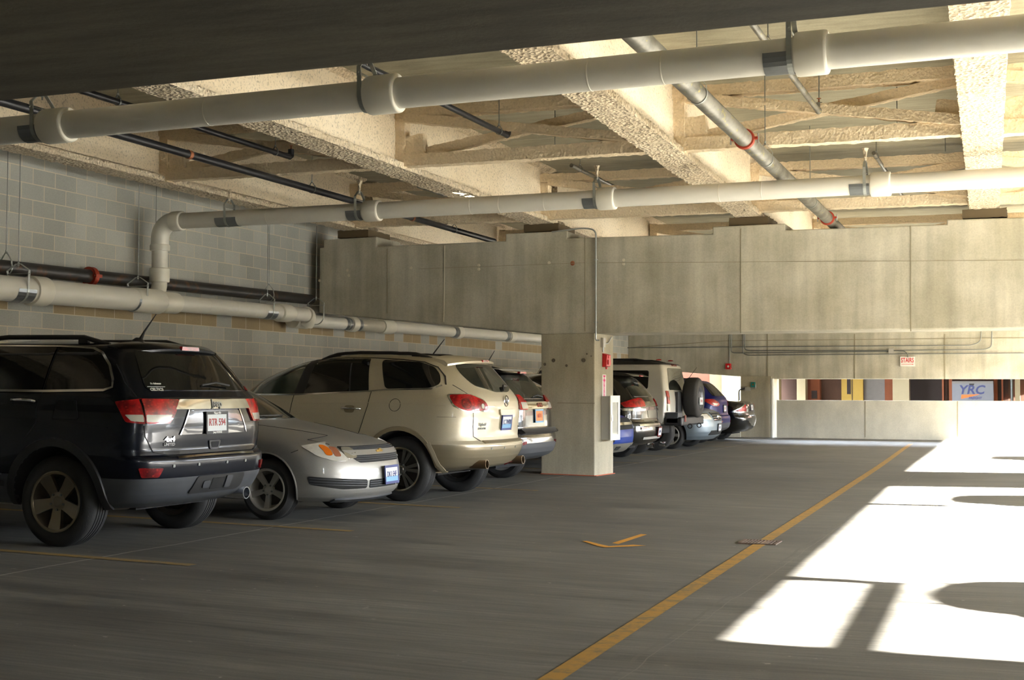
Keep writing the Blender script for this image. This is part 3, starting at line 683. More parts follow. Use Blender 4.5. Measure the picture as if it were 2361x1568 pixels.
# dark sprinkler branch lines
def branch(X, y0, y1, z, r, label, hg, end=True, mat=None, sleeve=()):
    g = empty('sprinkler_pipe', (0, 0, 0), label=label, cat='pipe'); mat = mat or M_black_pipe
    MB().tube([(X, y0, z), (X, y1, z)], r, 20).build('pipe_run', mat, g, 60)
    for y in sleeve: MB().lathe([(r, -.03), (r+.006, -.028), (r+.006, .028), (r, .03)], (X, y, z), (0, 1, 0), 24).build('coupling', M_rust, g)
    if end:
        MB().tube([(X, y1-.02, z), (X, y1+.02, z+.02), (X, y1+.02, z+.10)], r+.006, 16).build('end_fitting', mat, g)
        MB().lathe([(.006, 0), (.012, .01), (.008, .02), (.008, .04), (.026, .045), (.026, .048), (.0, .05)], (X, y1+.02, z+.10), (0, 0, 1), 12).build('sprinkler_head', M_rust, g)
    for y, l_ in hg: loop_hanger((X, y, z), r, deckz(X), l_, 'loop hangers on the sprinkler pipes', M_galvd)
branch(-8.94, 5.5, 21.6, 4.10, .046, 'long dark sprinkler pipe running over the black car towards the notched beam', ((15.2, 'loop hanger on the long dark sprinkler pipe, left of the second white pipe'), (19.85, 'loop hanger on the long dark sprinkler pipe above the beam notch')), False, None, (8.4, 12.45, 18.25))
branch(-8.67, 5.5, 14.2, 4.35, .033, 'thin dark sprinkler pipe ending with a head over the black car', ((10.85, 'loop hanger on the thin dark sprinkler pipe, behind the nearest white pipe'), (13.85, 'loop hanger by the end of the thin dark sprinkler pipe')))
branch(-5.78, 5.5, 14.36, 4.45, .033, 'thin dark sprinkler pipe between the second and third girders', ((10.1, 'loop hanger on the middle sprinkler pipe, near the concrete beam overhead'), (14.1, 'loop hanger by the end of the middle sprinkler pipe')))
branch(-2.12, 5.5, 14.34, 4.45, .030, 'thin galvanised sprinkler pipe between the third and fourth girders', ((11.4, 'loop hanger on the galvanised sprinkler pipe, behind the nearest white pipe'),), True, M_gpipe)
branch(-6.3, 18.2, 21.6, 4.75, .030, 'short stub of sprinkler pipe behind the second white pipe, left of centre', ((18.6, 'hanger on the short sprinkler stub left of centre'),), False, M_gpipe)
branch(-9.2, 19.0, 22.4, 4.72, .030, 'short stub of grey conduit pipe above the first beam notch', (), False, M_gpipe)
branch(-2.0, 18.6, 23.5, 4.72, .028, 'short stub of sprinkler pipe behind the second white pipe, right of the fat grey pipe', ((18.9, 'hanger on the short sprinkler stub right of the fat grey pipe'),), False, M_gpipe)
# fat grey main with orange couplings
def Gm(y): return Vector((-2.62-.0135*(y-8), y, 3.97))
g = empty('sprinkler_main_pipe', (0, 0, 0), label='fat grey steel sprinkler main with orange couplings', cat='pipe')
MB().tube([Gm(5.3), Gm(24)], .084, 32).build('pipe_run', M_gpipe, g, 60)
dg_ = (Gm(12)-Gm(11)).normalized()
for y in (13.15, 19.55):
    b = MB(); b.lathe([(.084, -.035), (.102, -.032), (.106, -.015), (.100, 0), (.106, .015), (.102, .032), (.084, .035)], Gm(y), dg_, 32)
    for s_ in (-1, 1): b.box((Gm(y).x+s_*.115-.022, y-.022, 3.96), (Gm(y).x+s_*.115+.022, y+.022, 3.985))
    b.build('coupling', M_orange, g, 40); b = MB()
    for s_ in (-1, 1): b.tube([Gm(y)+Vector((s_*.14, 0, -.05)), Gm(y)+Vector((s_*.14, 0, .05))], .009, 8)
    b.build('coupling_bolt', M_galv, g)
for y, l_ in ((11.0, 'thin wire loop hanger on the fat grey main, above the nearest white pipe'), (14.35, 'thin wire loop hanger on the fat grey main, past the orange coupling'), (17.8, 'thin wire loop hanger on the fat grey main, behind the second white pipe')):
    loop_hanger(Gm(y), .084, deckz(-2.7), l_, 'loop hangers on the grey main')
# bare hanger rods dropping from the deck
for i, (x, y, z0) in enumerate(((-1.35, 14.9, 4.3), (-1.0, 17.6, 4.5), (-5.55, 15.4, 4.5), (-2.05, 13.9, 4.5))):
    tag(MB().tube([(x, y, z0), (x, y, deckz(x))], .006, 8).build('threaded_rod', M_galvd), ['bare threaded rod behind the orange coupling', 'bare threaded rod near the brightest girder', 'bare threaded rod in the middle bay', 'bare threaded rod beside the galvanised sprinkler pipe'][i], 'rod', 'bare rods under the deck')
# light fixture on the second girder
g = empty('ceiling_light', tuple(at_y(1066, 447, 16.6)), label='small white strip light fixed beside the second girder, partly hidden by the second white pipe', cat='light')
MB().box((-.06, -.3, 0), (.1, .3, .07)).build('housing', M_whitebox, g, 0)
b = MB(); b.box((-.05, -.26, -.012), (.08, .26, .0))
b.build('diffuser', M('warm_lamp_diffuser', rgb(250, 232, 180), .4, emit=((1, .85, .55), 2)), g, 0)

# ---------------------------------------------------------------- conduits, alarms, signs
def conduit(pts, r, label, mat=None, rad=.12):
    pts = [Vector(p) for p in pts]; out = [pts[0]]
    for i in range(1, len(pts)-1):
        a, b, c = pts[i-1], pts[i], pts[i+1]; u = (a-b).normalized(); v = (c-b).normalized(); rr = min(rad, (a-b).length*.45, (c-b).length*.45)
        for k in range(7):
            t_ = k/6; out.append((b+u*rr)*(1-t_)**2+b*2*t_*(1-t_)+(b+v*rr)*t_**2)
    out.append(pts[-1]); return tag(MB().tube(out, r, 10).build('conduit', mat or M_galv), label, 'conduit')
p0 = at_y(1374, 533, 19.84); p1 = at_y(1374, 775, 19.84)
conduit([(p0.x-.75, 19.84, p0.z+.02), (p0.x-.2, 19.84, p0.z+.06), (p0.x, 19.84, p0.z+.02), (p0.x, 19.84, 2.22), (-6.40, 19.86, 2.22)], .013, 'bright conduit running down the beam face to the fire alarm', M_galv, .1)
for z in (3.5, 2.5): tag(MB().box((p0.x-.035, 19.835, z), (p0.x+.02, 19.882, z+.022)).build('conduit_strap', M_galv, None, 0), 'small %s strap holding the conduit to the beam face' % ('upper' if z > 3 else 'lower'), 'strap')
PX = lambda y: -6.49+.07*(y-19.885)/.785       # right face of the pillar
# box, fire alarm, sign, cabinet on the pillar's right face
ra = math.atan2(.785, .07)
def on_pillar(name, y, z, label, cat): 
    e = empty(name, (PX(y), y, z), 0, label, cat); e.rotation_euler = (0, 0, ra-PI/2); return e
e = on_pillar('junction_box', 20.18, 2.12, 'small grey junction box above the red fire alarm', 'junction box'); MB().box((.0, -.05, -.0), (.05, .05, .15)).build('box', M_greybox, e, 0)
conduit([(-6.43, 20.23, 2.18), (-6.43, 20.42, 2.19), (-6.4, 20.5, 2.30)], .011, 'short curved conduit leaving the junction box to the right')
tag(MB().tube([(PX(20.2)+.02, 20.19, 2.04), (PX(20.2)+.02, 20.19, 2.13)], .012, 10).build('conduit', M_galv), 'short nipple between junction box and fire alarm', 'conduit')
e = on_pillar('fire_alarm', 20.28, 1.80, 'red fire alarm horn high on the square pillar', 'fire alarm')
b = MB(); b.prism([(0, -.085, 0), (.075, -.085, .01), (.085, -.085, .2), (0, -.085, .225)], (0, .17, 0)); bevel(b.build('housing', M_red, e), .008)
b = MB(); b.box((.085, -.05, .04), (.10, .05, .12)); b.box((.083, -.03, .14), (.092, .03, .19)); b.build('strobe', M_red, e, 0)
MB().lathe([(0, 0), (.02, 0), (.016, .03), (0, .035)], (.03, .1, .12), (0, 1, 0), 16).build('test_key', M_whitebox, e)
MB().lathe([(0, 0), (.02, .0), (.014, -.035), (0, -.035)], (.04, 0, 0), (0, 0, 1), 12).build('cable_gland', M_red, e)
e = on_pillar('fire_extinguisher_sign', 20.27, 1.68, 'tall white sign with pink arrow reading FIRE EXTINGUISHER', 'sign')
MB().box((0, -.075, -.47), (.006, .075, .0)).build('plate', M_sign, e, 0)
b = MB()
b.prism([(.0065, -.058, -.012), (.0065, .058, -.012), (.0065, .036, -.035), (.0065, .036, -.085), (.0065, .058, -.085), (.0065, .030, -.115), (.0065, .030, -.37), (.0065, .055, -.37), (.0065, 0, -.44), (.0065, -.055, -.37), (.0065, -.030, -.37), (.0065, -.030, -.115), (.0065, -.058, -.085), (.0065, -.036, -.085), (.0065, -.036, -.035)], (.0012, 0, 0)); b.build('arrow', M_pink, e, 0)
text('FIRE', .042, M_inkwhite, e, (.0085, 0, -.06), (0, 1, 0), (0, 0, 1), squeeze=.85, depth=.0005, bold=.001)
for i, ch in enumerate('EXTINGUISHER'): text(ch, .031, M_inkwhite, e, (.0085, 0, -.125-i*.0205), (0, 1, 0), (0, 0, 1), squeeze=1.2, depth=.0005, bold=.0008)
e = on_pillar('fire_extinguisher_cabinet', 20.33, .63, 'grey and white fire extinguisher cabinet mounted low on the pillar', 'cabinet')
MB().box((.006, -.19, .0), (.16, .19, .70)).build('case', M_greybox, e, 0)
b = MB()
b.box((.16, -.20, -.01), (.175, -.12, .71)); b.box((.16, .12, -.01), (.175, .2, .71)); b.box((.16, -.12, .6), (.175, .12, .71)); b.box((.16, -.12, -.01), (.175, .12, .08)); b.build('door', M_whitebox, e, 0)
MB().box((.162, -.12, .08), (.168, .12, .6)).build('glass_pane', M('cabinet_glass', rgb(120, 118, 108), .05, spec=.9), e, 0)
MB().lathe([(0, 0), (.055, 0), (.055, .36), (.03, .42), (.02, .46), (0, .46)], (.1, 0, .04), (0, 0, 1), 20).build('extinguisher', M_red, e)
MB().box((.175, -.17, .3), (.19, -.14, .4)).build('handle', M_chrome, e, 0)

# far spandrel fittings
FY = 39.47
def fp(x, y): p = at_y(x, y, FY); return p
pz = at_y(1684, 790, FY)
FCN = [0]
def fcon(pix, label):
    FCN[0] += 1; return conduit([at_y(x, y, FY-.011*FCN[0]+.012) for x, y in pix], .013, label, M_galvd, .35)
fcon([(1682, 765), (1682, 838)], 'straight conduit feeding the red alarm on the far spandrel')
fcon([(1686, 765), (1686, 813), (1700, 814), (2048, 810)], 'upper of the two conduits bending out to the stairs sign box')
fcon([(1713, 765), (1713, 815), (1724, 819), (2361, 814)], 'lowest long conduit across the far spandrel')
fcon([(1717, 765), (1717, 806), (1728, 809), (2048, 808)], 'inner conduit bending out to the stairs sign box')
fcon([(2060, 808), (2270, 806), (2286, 800), (2287, 762)], 'conduit from the sign box to the right bend')
fcon([(1425, 802), (2240, 796), (2261, 788), (2262, 762)], 'thin upper conduit ending in the inner right bend')
fcon([(2061, 809), (2084, 809), (2093, 816), (2093, 824)], 'short conduit dropping to the stairs sign')
p = at_y(2055, 809, FY); tag(MB().box((p.x-.07, FY-.06, p.z-.07), (p.x+.07, FY+.03, p.z+.07)).build('junction_box', M_greybox, None, 0), 'small grey junction box left of the stairs sign', 'junction box')
p = at_y(1680, 845, FY); e = empty('fire_alarm', (p.x, FY, p.z), label='small red fire alarm on the far spandrel behind the cars', cat='fire alarm')
bevel(MB().box((-.085, -.07, -.09), (.085, .03, .09)).build('housing', M_red, e), .01); MB().lathe([(0, -.012), (.03, -.012), (.034, 0)], (0, -.07, .0), (0, 1, 0), 16).build('strobe', M_whitebox, e)
p = at_y(2092.5, 833.5, FY); e = empty('stairs_sign', (p.x, FY, p.z), label='white sign reading STAIRS with a red arrow under it', cat='sign')
bevel(MB().box((-.205, -.05, -.14), (.205, .03, .14)).build('plate', M_sign, e), .006)
text('STAIRS', .19, M_signred, e, (0, -.053, .03), (1, 0, 0), (0, 0, 1), squeeze=.62, bold=.003)
b = MB(); b.box((-.165, -.053, -.088), (.155, -.05, -.078)); b.prism([(.135, -.0535, -.068), (.175, -.0535, -.083), (.135, -.0535, -.098)], (0, .003, 0)); b.build('arrow', M_signred, e, 0)
p = at_y(1737, 887, 39.42); e = empty('call_box', (p.x, 39.42, p.z), label='small teal box with yellow button on the far pillar', cat='box')
bevel(MB().box((-.07, -.06, -.08), (.06, .04, .08)).build('housing', M_teal, e), .006); MB().lathe([(0, -.015), (.02, -.015), (.022, 0)], (0, -.06, -.0), (0, 1, 0), 12).build('button', M_amber, e)
p = at_y(1724, 897, 39.42); e = empty('electrical_box', (p.x, 39.42, p.z), label='small grey electrical box left of the teal box', cat='box')
MB().box((-.08, -.06, -.06), (.08, .03, .06)).build('housing', M_greybox, e, 0)
conduit([(p.x+.06, 39.38, p.z), (p.x+.25, 39.38, p.z+.02), (p.x+.25, 39.38, p.z+.14)], .012, 'tiny conduit joining grey box and teal box', M_galv, .04)
conduit([(p.x-.08, 39.4, p.z+.02), (p.x-.26, 39.38, p.z-.02), (p.x-.26, 39.38, p.z-.7)], .02, 'dark cable dropping from the grey box at the pillar edge', M_plastic, .1)

# ---------------------------------------------------------------- outside, seen through the slots
tag(MB().box((-70, 42, -.25), (60, 110, -.05)).build('ground_outside', M('asphalt_outside', rgb(120, 116, 106), .9), None, 0), 'paved yard outside the far end', 'ground', kind='structure')
tag(MB().box((8.4, -60, -.4), (60, 110, -.26)).build('ground_outside', M('pale_paving_outside', rgb(170, 164, 148), .9), None, 0), 'pale paved ground outside the open side', 'ground', kind='structure')
YO = 58.
M_brownw = concrete('brown_dock_wall', rgb(84, 58, 42), rgb(74, 50, 36), .1); M_orw = concrete('orange_brown_wall', rgb(128, 70, 38), rgb(116, 62, 34), .1)
M_cream = concrete('cream_column', rgb(168, 154, 122), rgb(158, 145, 112), .06); M_yelp = M('yellow_dock_paint', rgb(160, 126, 16), .5); M_dock = M('grey_roller_door', rgb(104, 96, 88), .5, var=.1)
M_ddark = M('dark_dock_opening', rgb(44, 32, 26), .8); M_orp = M('orange_door_track', rgb(150, 76, 28), .5)
bld = empty('warehouse', (0, YO, 0), label='brown loading dock warehouse across the yard, seen through the far slot', cat='building')
def ob(px0, px1, name, mat, z0=-.1, z1=6, dy=0., th=.3, par=None):
    a = at_y(px0, 900, YO+dy).x; b_ = at_y(px1, 900, YO+dy).x
    return MB().box((a, dy, z0), (b_, dy+th, z1)).build(name, mat, par or bld, 0)
MB().box((-40, .6, -.1), (25, 1.0, 7)).build('wall', M_brownw, bld, 0)
ob(1782, 1796, 'column', M_cream, dy=-.6, th=.6); ob(1837, 1857, 'column', M_cream, dy=-.6, th=.6); ob(2058, 2096, 'column', M_cream, dy=-.6, th=.6); ob(2340, 2352, 'column', M_cream, dy=-.6, th=.6)
ob(1868, 1890, 'dock_post', M_orw, dy=-.1, th=.5); ob(1857, 1868, 'dock_post', M_orw, dy=.3, th=.3); ob(1797, 1837, 'dock_opening', M_brownw, dy=.5, th=.1); ob(2040, 2058, 'dock_post', M_orw, dy=.3, th=.3)
y_ = ob(1940, 1990, 'yellow_door', M_yelp, dy=.2, th=.2); a = at_y(1953, 900, YO+.2).x; MB().box((a, .18, 1.35), (a+.16, .2, 2.2)).build('door_window', M_ddark, y_, 0); a = at_y(1964, 900, YO+.2).x; MB().box((a, .185, -.1), (a+.03, .2, 4)).build('door_gap', M_ddark, y_, 0)
ob(1990, 2040, 'roller_door', M_dock, dy=.45, th=.15); ob(1890, 1940, 'roller_door', M_brownw, dy=.45, th=.15)
ob(2096, 2175, 'dock_opening', M_ddark, dy=.5, th=.1); ob(2172, 2176, 'dock_post', M_orp, dy=.2, th=.2); ob(2188, 2195, 'dock_post', M_orp, dy=.2, th=.2)
ob(2291, 2300, 'dock_post', M_orw, dy=.2, th=.2); ob(2302, 2325, 'dock_opening', M_ddark, dy=.5, th=.1); ob(2309, 2313, 'dock_post', M_orp, dy=.2, th=.2)
a = at_y(2333, 900, YO-.3).x; MB().tube([(a, -.3, -.1), (a, -.3, 5)], .06, 12).build('pole', M_galvd, bld)
a = at_y(1872, 900, YO).x; MB().box((a, -.13, 1.15), (a+.24, -.1, 1.5)).build('notice', M_ddark, bld, 0)
MB().box((-30+0, -14, 2.5), (-11.5, -6.2, 2.8)).build('shade_canopy', M_brownw, bld, 0)  # out-of-view overhang added to shade the cream neighbour wall
# unseen canopy that shades the dock wall
MB().box((-11.4, -5.5, 2.45), (3.2, 1, 2.8)).build('shade_canopy', M_brownw, bld, 0)
a, b_ = at_y(2195, 900, YO-.9).x, at_y(2290, 900, YO-.9).x
tr = empty('trailer', (0, YO-.9, 0), label='grey freight trailer with dark blue YRC lettering backed to the dock', cat='trailer')
MB().box((a, 0, .9), (b_, 1.0, 1.84)).build('rear_doors', M('trailer_grey', rgb(118, 120, 126), .5), tr, 0); MB().box((a, -.02, 1.8), (b_, 1.0, 1.9)).build('top_rail', M('trailer_rail', rgb(120, 116, 112), .4), tr, 0)
cxx = (a+b_)/2-.05
text('YRC', .50, M('trailer_blue_ink', rgb(54, 62, 110), .5), tr, (cxx, -.012, 1.53), (1, 0, 0), (0, 0, 1), bold=.012, shear=.2, squeeze=1.05)
b = MB(); b.prism([(cxx-.38, -.012, 1.34), (cxx+.34, -.012, 1.36), (cxx-.05, -.012, 1.25), (cxx-.4, -.012, 1.17)], (0, .01, 0)); b.build('arrow_logo', M('logo_orange', rgb(222, 112, 44), .5), tr, 0)
text('FREIGHT', .13, M_inkblue, tr, (cxx+.15, -.012, 1.20), (1, 0, 0), (0, 0, 1), bold=.003, shear=.2)
MB().lathe([(0, -.01), (.1, -.01), (.1, 0)], (cxx+.02, 0, 1.79), (0, 1, 0), 20).build('hinge_badge', M_plastic, tr)
# sunlit cream wall and brown fascia seen through the left bay
e = empty('neighbour_building', (0, 52, 0), label='sunlit cream wall with orange-brown fascia seen left of the far pillar', cat='building')
a, b_, c_ = at_y(1664, 870, 52).x, at_y(1730, 870, 52).x, at_y(1540, 870, 52).x
MB().box((a, 0, -.1), (b_, .4, 5)).build('cream_wall', M('lit_cream_wall', rgb(122, 112, 84), .8), e, 0); MB().box((a-.55, .25, -.1), (a, .6, 5)).build('wall_return', M('tan_wall', rgb(104, 90, 62), .8), e, 0)
MB().box((c_, .3, -.1), (a-.55, .7, 5)).build('brown_wall', M('lit_brown_wall', rgb(96, 50, 26), .8), e, 0)
tag(MB().box((3.5, 44, -.1), (14, 57, 9)).build('sun_blocker', M_brownw, None, 0), 'unseen brown block added beside the yard to keep the sun off the cream wall', 'building')  # added out of view to block sun from the cream wall
ob_ = empty('sky_blocking_building', (34, 20, -.3), label='unseen building added across the street to block the low sky', cat='building')
MB().box((0, -70, 0), (10, 80, 5.6)).build('wall', M('blocker_facade', rgb(128, 120, 108), .8), ob_, 0)  # added to block low sky and darken the car reflections
# ---------------------------------------------------------------- car builder
def interp(tab, z):
    if z <= tab[0][0]: return tab[0][1]
    for (a, u), (b, v) in zip(tab[:-1], tab[1:]):
        if z <= b: return u+(v-u)*(z-a)/(b-a)
    return tab[-1][1]
def chaikin(tab, n=1):
    for _ in range(n):
        out = [tab[0]]
        for (a, u), (b, v) in zip(tab[:-1], tab[1:]):
            out += [(a*.75+b*.25, u*.75+v*.25), (a*.25+b*.75, u*.25+v*.75)]
        tab = out+[tab[-1]]
    return tab
def round_poly(pts, r, k=5):
    if r <= 0: return [Vector(p) for p in pts]
    out = []; n = len(pts)
    for i in range(n):
        a, b, c = Vector(pts[i-1]), Vector(pts[i]), Vector(pts[(i+1) % n]); u, v = a-b, c-b
        if u.length < 1e-6 or v.length < 1e-6: out.append(b); continue
        rr = min(r, u.length*.45, v.length*.45); p, q = b+u.normalized()*rr, b+v.normalized()*rr
        for j in range(k+1):
            t_ = j/k; out.append(p*(1-t_)**2+b*2*t_*(1-t_)+q*t_**2)
    return out
M_well = M_darkhole
class Car:
    def __init__(s, x, y, face, spec, label, group=None, name='car', cat='car'):
        s.sp = spec; z = floor_z(x, y) - .0
        s.root = empty(name, (x, y, z), 0 if face > 0 else PI, label, cat, group)
        tilt = math.atan(SL)*(1 if y < 28 else .3); s.root.rotation_euler = (0, tilt*(-1 if 0 else 1)*(1 if face > 0 else -1), 0 if face > 0 else PI)
        s.rear = chaikin(spec['rear']); s.front = chaikin(spec['front']); s.W = chaikin(spec['W']); s.c = {}
        s.Lr = spec.get('Lr', [(0, .3)]); s.Lf = spec.get('Lf', [(0, .8)]); s.nr = spec.get('nr', 3.2); s.nf = spec.get('nf', 2.6)
        s.zt = spec['W'][-1][0]
    def outline(s, z):
        k = round(z*2000)
        if k in s.c: return s.c[k]
        xr, xf, W = interp(s.rear, z), interp(s.front, z), max(.004, interp(s.W, z)); Lr, Lf = interp(s.Lr, z), interp(s.Lf, z)
        tot = xf-xr
        if Lr+Lf > tot*.96: f = tot*.96/(Lr+Lf); Lr *= f; Lf *= f
        pts = []
        nr = interp(s.nr, z) if isinstance(s.nr, list) else s.nr; nf = interp(s.nf, z) if isinstance(s.nf, list) else s.nf
        for i in range(17):
            th = PI/2*i/16; pts.append((xr+Lr*(1-math.cos(th)**(2/nr)), W*math.sin(th)**(2/nr)))
        x0, x1 = xr+Lr, xf-Lf
        for i in range(1, 24): pts.append((x0+(x1-x0)*i/24, W))
        for i in range(17):
            th = PI/2*(1-i/16); pts.append((xf-Lf*(1-math.cos(th)**(2/nf)), W*math.sin(th)**(2/nf)))
        # side sculpt : belly of doors
        S = [0.]
        for a, b in zip(pts[:-1], pts[1:]): S.append(S[-1]+math.hypot(b[0]-a[0], b[1]-a[1]))
        s.c[k] = (pts, S); return s.c[k]
    def at(s, S, z):
        pts, L = s.outline(z); sg = 1 if S >= 0 else -1; S = min(abs(S), L[-1]-1e-5)
        lo, hi = 0, len(L)-1
        while hi-lo > 1:
            m = (lo+hi)//2
            if L[m] <= S: lo = m
            else: hi = m
        t_ = (S-L[lo])/max(1e-9, L[hi]-L[lo]); a, b = pts[lo], pts[hi]
        return Vector((a[0]+(b[0]-a[0])*t_, sg*(a[1]+(b[1]-a[1])*t_), z))
    def s_side(s, x, z):
        pts, L = s.outline(z)
        for i in range(8, len(pts)-1):
            if pts[i][0] <= x <= pts[i+1][0]:
                t_ = (x-pts[i][0])/max(1e-9, pts[i+1][0]-pts[i][0]); return L[i]+(L[i+1]-L[i])*t_
        for i in range(0, len(pts)-1):
            if pts[i][0] <= x <= pts[i+1][0]:
                t_ = (x-pts[i][0])/max(1e-9, pts[i+1][0]-pts[i][0]); return L[i]+(L[i+1]-L[i])*t_
        return L[0] if x < pts[0][0] else L[-1]
    def s_rear(s, y, z):
        pts, L = s.outline(z); sg = 1 if y >= 0 else -1; y = abs(y)
        for i in range(0, 17):
            if pts[i][1] <= y <= pts[i+1][1]:
                t_ = (y-pts[i][1])/max(1e-9, pts[i+1][1]-pts[i][1]); return sg*(L[i]+(L[i+1]-L[i])*t_)
        return sg*L[17]
    def s_front(s, y, z):
        pts, L = s.outline(z); sg = 1 if y >= 0 else -1; y = abs(y); n = len(pts)
        for i in range(n-1, n-18, -1):
            if pts[i][1] <= y <= pts[i-1][1]:
                t_ = (y-pts[i][1])/max(1e-9, pts[i-1][1]-pts[i][1]); return sg*(L[i]+(L[i-1]-L[i])*t_)
        return sg*L[n-18]
    def P(s, kind, u, z, side=1, off=0.):
        def q(u, z):
            if kind == 's': return s.at(side*s.s_side(u, z), z)
            if kind == 'r': return s.at(s.s_rear(u, z), z)
            if kind == 'f': return s.at(s.s_front(u, z), z)
            if kind == 'w': return s.at(u, z)
            L = s.outline(z)[1][-1]; return s.at((1 if u >= 0 else -1)*(L-abs(u)), z)      # 'v' : arc from the nose
        p = q(u, z)
        if off:
            e = .004; zz = min(z, s.zt-.012)
            du = q(u+e, zz)-q(u-e, zz); dz = q(u, zz+e)-q(u, zz-e); n = du.cross(dz)
            if n.length > 1e-9:
                n.normalize(); c = Vector((interp([(s.sp['rear'][0][0], 1.3), (s.zt, 1.3)], z), 0, .8))
                if n.dot(p-c) < 0: n = -n
                p = p+n*off
        return p
    def conv(s, pts, side=1, nose=False):
        out = []
        for k, u, z in pts:
            L = s.outline(z)[1][-1]
            if not nose: out.append((side*abs(s.s_side(u, z)) if k == 's' else s.s_rear(u, z), z))
            else:
                v = (L-abs(s.s_side(u, z)) if k == 's' else L-abs(s.s_front(u, z))); sg = side if k == 's' else (1 if u >= 0 else -1); out.append((sg*v, z))
        return out
    def patch(s, name, kind, pts, mat, side=1, off=.004, th=.012, r=.03, grid=.05, parent=None):
        off += .004; th += .006
        q = round_poly([(a, b, 0) for a, b in pts], r)
        bm = bmesh.new(); vs = [bm.verts.new(p) for p in q]; bm.faces.new(vs)
        xs = [p.x for p in q]; zs = [p.y for p in q]
        for ax, lo, hi in ((0, min(xs), max(xs)), (1, min(zs), max(zs))):
            v = lo+grid
            while v < hi-1e-3:
                co = Vector((v, 0, 0)) if ax == 0 else Vector((0, v, 0)); no = Vector((1, 0, 0)) if ax == 0 else Vector((0, 1, 0))
                bmesh.ops.bisect_plane(bm, geom=bm.verts[:]+bm.edges[:]+bm.faces[:], plane_co=co, plane_no=no); v += grid
        bmesh.ops.triangulate(bm, faces=bm.faces[:]); bm.verts.ensure_lookup_table()
        bd = [e for e in bm.edges if e.is_boundary]
        uv = {v: (v.co.x, v.co.y) for v in bm.verts}
        top = {v: s.P(kind, uv[v][0], uv[v][1], side, off) for v in bm.verts}
        low = {v: s.P(kind, uv[v][0], uv[v][1], side, off-th) for e in bd for v in e.verts}
        for v in bm.verts: v.co = top[v]
        mp = {v: bm.verts.new(low[v]) for v in low}
        for e in bd:
            a, b = e.verts
            try: bm.faces.new((a, b, mp[b], mp[a]))
            except ValueError: pass
        bmesh.ops.recalc_face_normals(bm, faces=bm.faces)
        me = bpy.data.meshes.new(name); bm.to_mesh(me); bm.free(); me.materials.append(mat)
        # outward check
        if me.polygons:
            p = me.polygons[0]; c = Vector((1.3, 0, .8))
            if p.normal.dot(Vector(p.center)-c) < 0: me.flip_normals()
        me.polygons.foreach_set('use_smooth', [True]*len(me.polygons)); me.set_sharp_from_angle(angle=math.radians(40))
        o = bpy.data.objects.new(name, me); C.objects.link(o); o.parent = parent or s.root; return o
    def strip(s, name, kind, pts, wd, mat, side=1, off=.003, th=.006, n=10, parent=None, close=False):
        off += .003
        """thin strip following a path on the surface"""
        b = MB(); q = []
        pp = pts+[pts[0]] if close else pts
        for (a, c), (d, e) in zip(pp[:-1], pp[1:]):
            m = max(1, int(math.hypot(d-a, e-c)/.06))
            for i in range(m): q.append((a+(d-a)*i/m, c+(e-c)*i/m))
        q.append(pp[-1])
        w3 = [s.P(kind, a, c, side, off) for a, c in q]; w2 = [s.P(kind, a, c, side, 0.0) for a, c in q]
        N = len(q); n0 = 0
        for i in range(N):
            d = (w3[min(i+1, N-1)]-w3[max(i-1, 0)]).normalized(); nn = (w3[i]-w2[i]).normalized() if (w3[i]-w2[i]).length > 1e-6 else Vector((0, 1, 0))
            sd = d.cross(nn).normalized()*wd/2
            b.v += [w3[i]-sd, w3[i]+sd, w3[i]+sd-nn*th, w3[i]-sd-nn*th]
        for i in range(N-1):
            for k in range(4): b.face((i*4+k, i*4+(k+1) % 4, i*4+4+(k+1) % 4, i*4+4+k))
        b.face((3, 2, 1, 0)); b.face([4*(N-1)+k for k in range(4)])
        return b.build(name, mat, parent or s.root, 40)
    def shell(s, name, z0, z1, mat, off=0., arches=True, cut=None):
        zs = sorted(set([z0, z1]+[z for z, _ in s.rear+s.front+s.W if z0 < z < z1]+[z0+i*.045 for i in range(int((z1-z0)/.045)+1)]))
        q = [zs[0]]
        for z in zs[1:]:
            if z-q[-1] > .004: q.append(z)
        q[-1] = z1; b = MB(); ring = None
        for z in q:
            pts, _ = s.outline(z); cx = (pts[0][0]+pts[-1][0])/2
            full = [(x, y) for x, y in pts]+[(x, -y) for x, y in reversed(pts[1:-1])]
            ring = len(full); b.v += [Vector((x+(off if x > cx else -off), y+(off if y > 0 else -off if y < 0 else 0), z)) for x, y in full]
        for j in range(len(q)-1):
            for i in range(ring): b.face((j*ring+i, j*ring+(i+1) % ring, (j+1)*ring+(i+1) % ring, (j+1)*ring+i))
        b.face(list(range(ring-1, -1, -1)), 1); e = (len(q)-1)*ring; b.face([e+i for i in range(ring)])
        o = b.build(name, [mat, M_well], s.root, 0)
        if arches:
            c = MB(); wr = s.sp['wheel']; R = s.sp.get('arch', wr['r']+.055); Wm = max(w_ for _, w_ in s.sp['W'])
            for xw in (0, s.sp['wb']):
                for sg in (-1, 1):
                    zc = wr['r']+.01
                    c.lathe([(0, sg*(Wm-.34)), (R, sg*(Wm-.34)), (R, sg*(Wm+.3)), (0, sg*(Wm+.3))], (xw, 0, zc), (0, 1, 0), 44)
            co = c.build('cutter', M_well, s.root, 0); mo = o.modifiers.new('b', 'BOOLEAN'); mo.operation = 'DIFFERENCE'; mo.object = co; mo.solver = 'EXACT'
            mo.material_mode = 'TRANSFER'
            bpy.context.view_layer.update(); dg = bpy.context.evaluated_depsgraph_get(); me = bpy.data.meshes.new_from_object(o.evaluated_get(dg))
            o.modifiers.clear(); o.data = me; bpy.data.objects.remove(co)
        me = o.data; me.polygons.foreach_set('use_smooth', [True]*len(me.polygons)); me.set_sharp_from_angle(angle=math.radians(28)); return o
